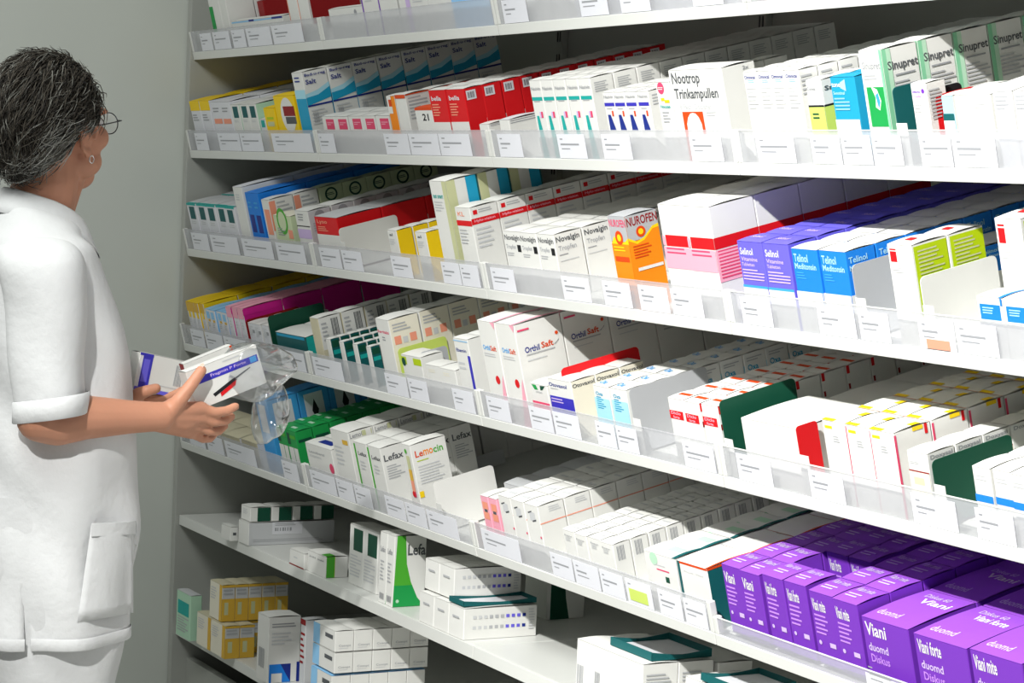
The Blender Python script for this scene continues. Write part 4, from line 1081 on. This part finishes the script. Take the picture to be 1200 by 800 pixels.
st['kind'] = 'stuff'

# --- tunic: lofted body with folds, open collar, short sleeves, pocket, side slits
def fold(p, amp):
    return amp * (math.sin(p.x * 31 + p.z * 9 + 2 * math.sin(p.z * 7)) * .5 + math.sin(p.y * 43 - p.z * 12 + math.sin(p.x * 21)) * .5 + .4 * math.sin(p.z * 38 + p.y * 26 + p.x * 17))
def drape(q):
    # diagonal pulls from the shoulder and the waist, soft vertical flutes towards the hem
    a = math.sin((q.z * 1.0 + (q.y + .8) * 1.6) * 34 + 1.2 * math.sin(q.z * 6)) * .004
    a *= max(0, 1 - abs(q.z - 1.02) / .22)
    b = math.sin((q.y + .8) * 52 + (q.x - 1.38) * 20 + q.z * 3) * .005 * max(0, min(1, (.92 - q.z) / .25))
    c = math.sin((q.y + .80) * 75 + (q.z - 1.1) * 14 + math.sin(q.z * 11)) * .0045 * max(0, 1 - abs(q.z - 1.12) / .16) * max(0, min(1, (q.x - 1.40) / .06))
    return a + b + c
NT = 96
keys = [  # z, yc, a, b, neck weight
 [1.336, -.775, .066, .068, 1.0], [1.326, -.782, .092, .074, .8], [1.308, -.795, .135, .080, .35], [1.285, -.798, .176, .100, .1], [1.23, -.795, .188, .120, 0], [1.16, -.786, .188, .138, 0],
 [1.06, -.768, .187, .149, 0], [.975, -.760, .190, .154, 0], [.88, -.762, .198, .156, 0], [.79, -.766, .205, .156, 0], [.68, -.774, .208, .152, 0], [.605, -.772, .212, .151, 0]]
rings = []
rows_ = catmull(keys, 72)
for z, yc, a, b, nk in rows_:
    nk = max(0, nk)
    ring = ell(X0, yc, z, a, b, NT, 2.2, (lambda x, y, nk=nk: nk * (-.30 * y - .012 * max(0, y / .066) ** 3 + .012)))
    out = []
    for q in ring:
        d = Vector((q.x - X0, q.y - yc, 0)).normalized()
        lowf = min(1, max(0, (1.28 - q.z) / .2))
        hemf = min(1, max(0, (.95 - q.z) / .35))
        out.append(q + d * (fold(q, .0065 * lowf) + drape(q) * lowf + .006 * hemf * math.sin(math.atan2(d.y, d.x) * 9 + 1)))
    rings.append(out)
v, f = loft(rings)
# side slit on the near side: split the lowest rows
sl = int(NT * .945)
nrow = len(rings)
open_from = nrow - 9
f2 = []
dupe = {}
for p in f:
    r0, c0 = p[0] // NT, p[0] % NT
    if r0 >= open_from and c0 in (sl - 1,):
        continue
    f2.append(p)
tunic = mesh_obj('tunic', v, f2, M_CLOTH, person, smooth=True)
md = tunic.modifiers.new('thickness', 'SOLIDIFY')
md.thickness = .0025
md.offset = 1
# hem band
hem = [[q + Vector((q.x - X0, q.y + .772, 0)).normalized() * o + Vector((0, 0, dz)) for q in rings[-1]] for o, dz in ((.003, .020), (.0040, .018), (.0040, .001), (.0025, -.001))]
hv, hf = loft(hem)
mesh_obj('hem', hv, [p for p in hf if p[0] % NT != sl - 1], M_CLOTH, tunic, smooth=True)
# collar: folded band round the opening, falling to a V at the front
cr = []
top = rings[0]
for o, dz in ((.0005, -.002), (.0005, .010), (.002, .015), (.006, .013), (.013, .002), (.021, -.014), (.029, -.026), (.028, -.0275)):
    ring = []
    for q in top:
        d = Vector((q.x - X0, q.y + .775, 0))
        fr = max(0, d.y / .066)
        d.normalize()
        ring.append(q + d * (o * (1 + .05 * fr)) + Vector((0, 0, dz * (1 - .55 * fr) - .028 * max(0, o - .004) / .017 * fr)))
    cr.append(ring)
cv, cf = loft(cr)
mesh_obj('collar', cv, cf, M_CLOTH, tunic, smooth=True)
# front placket with snap buttons
fi = NT // 4
pv, pf = [], []
for r in range(4, nrow - 1):
    for j in (-2, -1, 0, 1, 2):
        q = rings[r][fi + j]
        d = Vector((q.x - X0, q.y - rows_[r][1], 0)).normalized()
        pv.append(tuple(q + d * (.0042 if abs(j) < 2 else .002)))
for r in range(nrow - 6):
    for j in range(4):
        a = r * 5 + j
        pf.append((a, a + 5, a + 6, a + 1))
mesh_obj('placket', pv, pf, M_CLOTH, tunic, smooth=True)
for r in (8, 20, 32, 44, 56):
    q = rings[r][fi] + Vector((0, .006, 0))
    b_ = Soup(); b_.ball(q, (.0055, .002, .0055), n=8)
    mesh_obj('button', b_.v, b_.f, mat('button', (.7, .7, .72), .2), tunic, smooth=True)
# patch pocket on the near front quarter
def tun_pt(px, py, off=.0045):
    """point of the tunic surface seen at a pixel"""
    d = (FWD + RGT * ((px - 600) / FPX) - UPV * ((py - 400) / FPX)).normalized()
    best = None
    lo_, hi_ = 3.2, 4.6
    prev = None
    for k in range(400):
        t = lo_ + (hi_ - lo_) * k / 400
        q = CAM + d * t
        i = min(range(0, nrow), key=lambda r: abs(rows_[r][0] - q.z)) if k % 1 == 0 else 0
        z, yc, a, b, nk = rows_[i]
        val = abs((q.x - X0) / a) ** 2.2 + abs((q.y - yc) / b) ** 2.2
        if val < 1:
            n = Vector((q.x - X0, (q.y - yc) * 1.3, 0)).normalized()
            return q + n * off
    return None
grid = []
for i in range(9):
    u = i / 8
    rowp = []
    for j in range(9):
        w = j / 8
        px_ = (104 - 16 * u) + w * ((153 + 2 * u) - (104 - 16 * u))
        py_ = 612 + u * (116 - 10 * w) - 2 * w
        rowp.append((px_, py_))
    grid.append(rowp)
pk, ok = [], True
for rowp in grid:
    for (a, b) in rowp:
        q = tun_pt(a, b, .011)
        if q is None:
            q = pk[-1].copy() + Vector((0, 0.004, 0)) if pk else None
        pk.append(q)
if all(pk):
    pv = [tuple(q) for q in pk]
    pf = [(i * 9 + j, i * 9 + 9 + j, i * 9 + 10 + j, i * 9 + 1 + j) for i in range(8) for j in range(8)]
    po = mesh_obj('pocket', pv, pf, M_CLOTH, tunic, smooth=True)
    md = po.modifiers.new('t', 'SOLIDIFY'); md.thickness = .0012
    tb = [Vector(pv[j]) for j in range(9)]
    bd = [q + side * .0025 for q in tb] + [q + side * .003 + Vector((0, 0, -.022)) for q in tb]
    mesh_obj('pocket_hem', [tuple(q) for q in bd], [(j, 9 + j, 10 + j, j + 1) for j in range(8)], M_CLOTH, po, smooth=True)
# sleeves
def sleeve(shp, elp, sx, nm):
    ks = []
    d = (elp - shp).normalized()
    ks = [(shp + Vector((-sx * .095, 0, .006)), .046, .064), (shp + Vector((-sx * .040, 0, .008)), .058, .074), (shp + Vector((0, 0, -.02)), .066, .078), (shp.lerp(elp, .35) + Vector((0, .004, 0)), .061, .072), (shp.lerp(elp, .65) + Vector((0, .008, 0)), .057, .065), (shp.lerp(elp, .90) + Vector((0, .012, 0)), .054, .059), (shp.lerp(elp, .99) + Vector((0, .012, 0)), .054, .058)]
    rows2 = catmull([[*c, a, b] for c, a, b in ks], 36)
    rg = []
    for i, (cx, cy, cz, a, b) in enumerate(rows2):
        u_ = i / 35
        ring = []
        ax = Vector((sx * (1 - u_) ** 2 * .8 + sx * .1, 0, -1)).normalized() * -1
        e1 = Vector((1, 0, 0)) - ax * ax.x
        e1.normalize()
        e2 = ax.cross(e1).normalized()
        for j in range(48):
            t = 2 * math.pi * j / 48
            rad = e1 * math.cos(t) * a + e2 * math.sin(t) * b
            q = Vector((cx, cy, cz)) + rad
            q += rad.normalized() * (fold(q, .005) * min(1, u_ * 2 + .2) + .005 * u_ * math.sin(3 * t + 1))
            if u_ > .9: q.z += .012 * math.sin(t) * 0 + .010 * (q.y - cy) / .07
            ring.append(q)
        rg.append(ring)
    v, f = loft(rg)
    o = mesh_obj('sleeve', v, f, M_CLOTH, tunic, smooth=True)
    md = o.modifiers.new('t', 'SOLIDIFY'); md.thickness = .0025; md.offset = 1
    cu = [[q + (q - sum(rg[-1], Vector()) / 48).normalized() * o_ + Vector((0, 0, dz)) for q in rg[-1]] for o_, dz in ((.002, .036), (.0038, .035), (.0034, .001), (.001, -.001))]
    # follow the sleeve at the upper edge of the cuff
    v, f = loft(cu)
    mesh_obj('cuff', v, f, M_CLOTH, o, smooth=True)
sleeve(Vector((X0 + .172, -.822, 1.262)), Vector((X0 + .212, -.824, 1.000)), 1, 'r')
sleeve(Vector((X0 - .172, -.822, 1.262)), Vector((X0 - .205, -.805, 1.000)), -1, 'l')
# trousers and shoes
tr = []
for sx in (-1, 1):
    ks = [[X0 + sx * .075, -.775, .86, .105, .135], [X0 + sx * .085, -.775, .74, .110, .140], [X0 + sx * .092, -.772, .60, .104, .130], [X0 + sx * .096, -.77, .45, .088, .105], [X0 + sx * .098, -.785, .25, .082, .095], [X0 + sx * .10, -.79, .075, .082, .098]]
    rg = []
    for cx, cy, z, a, b in catmull(ks, 40):
        ring = ell(cx, cy, z, a, b, 48, 2.1)
        rg.append([q + Vector((q.x - cx, q.y - cy, 0)).normalized() * fold(q + Vector((3, 1, 0)), .005) for q in ring])
    v, f = loft(rg)
    tr.append((v, f))
sp = Soup()
for v, f in tr: sp.add(v, f)
trou = mesh_obj('trouser_leg', *tr[0], M_TROUS, person, smooth=True)
trou2 = mesh_obj('trouser_leg', *tr[1], M_TROUS, person, smooth=True)
for k, sx in enumerate((-1, 1)):
    rg = []
    for y, a, z0, z1 in ((-.862, .020, .01, .075), (-.85, .036, .0, .085), (-.80, .044, .0, .088), (-.73, .047, .0, .080), (-.66, .048, .0, .060), (-.62, .040, .0, .048), (-.598, .020, .006, .034)):
        ring = []
        for j in range(20):
            t = 2 * math.pi * j / 20
            c, s_ = math.cos(t), math.sin(t)
            ring.append(Vector((X0 + sx * .10 + a * math.copysign(abs(c) ** .7, c), y, (z0 + z1) / 2 + (z1 - z0) / 2 * math.copysign(abs(s_) ** .6, s_) + .001)))
        rg.append(ring)
    v, f = loft(rg)
    f.append(tuple(range(19, -1, -1)))
    f.append(tuple(len(v) - 20 + j for j in range(20)))
    sh_ = mesh_obj('shoe', v, f, mat('white_leather', (.75, .75, .74), .4), person, smooth=True)
    mesh_obj('sole', *box_vf(X0 + sx * .10 - .04, -.85, .0, X0 + sx * .10 + .04, -.625, .012, .003), mat('sole', (.3, .3, .3), .7), sh_)

# ------------------------------------------------------------------ the packs and the bag in the hands
def held(name, corners, X, th, cols, prints, label):
    """carton whose near face has three corners at pixels: bottom left, bottom right, top left"""
    bl, br, tl = [P(*c, X + dx) for c, dx in corners]
    ex = (br - bl)
    w = ex.length
    ex.normalize()
    ez = tl - bl
    ez = ez - ex * ez.dot(ex)
    h = ez.length
    ez.normalize()
    ey = ez.cross(ex)
    me, pm = carton_proto(w, h, th, cols, prints)
    M = Matrix((ex, ey, ez)).transposed().to_4x4()
    M.translation = bl
    o = link(name, me)
    o.matrix_world = M
    tag(o, label, 'medicine box')
    link('lid', LID[me.name], o)
    if pm: link('print', pm, o)['kind'] = 'stuff'
    return o
HB = [('F', .03, .60, .97, .78, 'indigo'), ('F', 't', 'Fragmin P Forte', .30, .645, .80, .735, 'lilac'), ('F', .86, .62, .95, .76, 'sky'), ('F', 'l', .5, .86, .92, .93, 1, 'lgrey'),
      ('F', 'p', [(.28, .16), (.62, .36), (.60, .44), (.26, .24)], 'black'), ('F', 'p', [(.36, .10), (.58, .24), (.61, .36), (.36, .20)], 'red'), ('F', 'p', [(.60, .38), (.84, .52), (.83, .54), (.59, .42)], 'dgrey'), ('F', 'p', [(.52, .50), (.58, .42), (.60, .44), (.55, .54)], 'mgrey'), ('S', 'l', .1, .2, .9, .8, 4, 'lgrey')]
held('held_carton', (((231, 481), .030), ((313, 448), .012), ((213, 438), .030)), 1.515, .030, ('white', 'white', 'white'), HB, 'white pack with blue band held under the thumb')
held('held_carton', (((224, 455), 0), ((280, 432), -.005), ((212, 428), 0)), 1.475, .022, ('white', 'dred', 'white'), [('F', .95, 0, 1, 1, 'dorange')], 'white pack with red end behind the blue banded pack')
HB2 = [('F', .02, .08, .20, 1, 'paper'), ('F', .06, .1, .22, .98, 'indigo'), ('F', .08, .25, .18, .85, 'violet'), ('F', 'b', .62, .3, .74, .85, 'mgrey'), ('F', 0, .93, .22, 1, 'indigo'), ('F', 0, 0, .7, .1, 'violet'), ('F', 'l', .3, .2, .9, .24, 1, 'lgrey')]
held('held_carton', (((156, 456), .0), ((226, 470), -.02), ((154, 410), .0)), 1.425, .034, WWW, HB2, 'white pack with purple end held in the far hand')
# clear plastic bag bunched round the packs
def film(name):
    m = bpy.data.materials.new(name)
    m.use_nodes = True
    nt = m.node_tree
    nt.nodes.clear()
    out = nt.nodes.new('ShaderNodeOutputMaterial')
    tr_ = nt.nodes.new('ShaderNodeBsdfTransparent')
    tr_.inputs[0].default_value = (.93, .94, .95, 1)
    gl_ = nt.nodes.new('ShaderNodeBsdfGlossy')
    gl_.inputs['Roughness'].default_value = .12
    df = nt.nodes.new('ShaderNodeBsdfTranslucent')
    df.inputs[0].default_value = (.85, .87, .88, 1)
    lw = nt.nodes.new('ShaderNodeLayerWeight')
    lw.inputs['Blend'].default_value = .45
    m1 = nt.nodes.new('ShaderNodeMixShader')
    m1.inputs[0].default_value = .17
    m2 = nt.nodes.new('ShaderNodeMixShader')
    nt.links.new(tr_.outputs[0], m1.inputs[1]); nt.links.new(df.outputs[0], m1.inputs[2])
    nt.links.new(lw.outputs['Facing'], m2.inputs[0])
    nt.links.new(m1.outputs[0], m2.inputs[1]); nt.links.new(gl_.outputs[0], m2.inputs[2])
    nt.links.new(m2.outputs[0], out.inputs[0])
    return m
def bag(name, px, py, X, rx, ry, rz, tilt, seed, label):
    r_ = random.Random(seed)
    ph = [r_.uniform(0, 6) for _ in range(9)]
    c = P(px, py, X)
    sp = Soup()
    sp.ball((0, 0, 0), (1, 1, 1), n=28)
    v = []
    for q in sp.v:
        q = Vector(q)
        k = 1 + .10 * math.sin(3 * q.x + ph[0] + 2 * math.sin(2 * q.z + ph[1])) + .07 * math.sin(4 * q.z + 3 * q.y + ph[2]) + .045 * abs(math.sin(5 * q.y + 4 * q.x + ph[3] + 2 * q.z)) + .012 * math.sin(12 * q.z - 8 * q.y + ph[4])
        w = Vector((q.x * rx, q.y * ry, q.z * rz)) * k
        w = Matrix.Rotation(tilt, 3, 'X') @ w
        v.append(tuple(c + w))
    o = mesh_obj(name, v, sp.f, FILM, None, smooth=True)
    tag(o, label, 'bag')
    return o
FILM = film('clear_plastic_film')
b1 = bag('plastic_bag', 296, 437, 1.515, .030, .072, .052, math.radians(8), 5, 'clear crumpled plastic bag hanging around the held packs')
b2 = bag('pouch', 316, 482, 1.505, .026, .034, .056, math.radians(-12), 8, '')
del b2['category']
b2.parent = b1
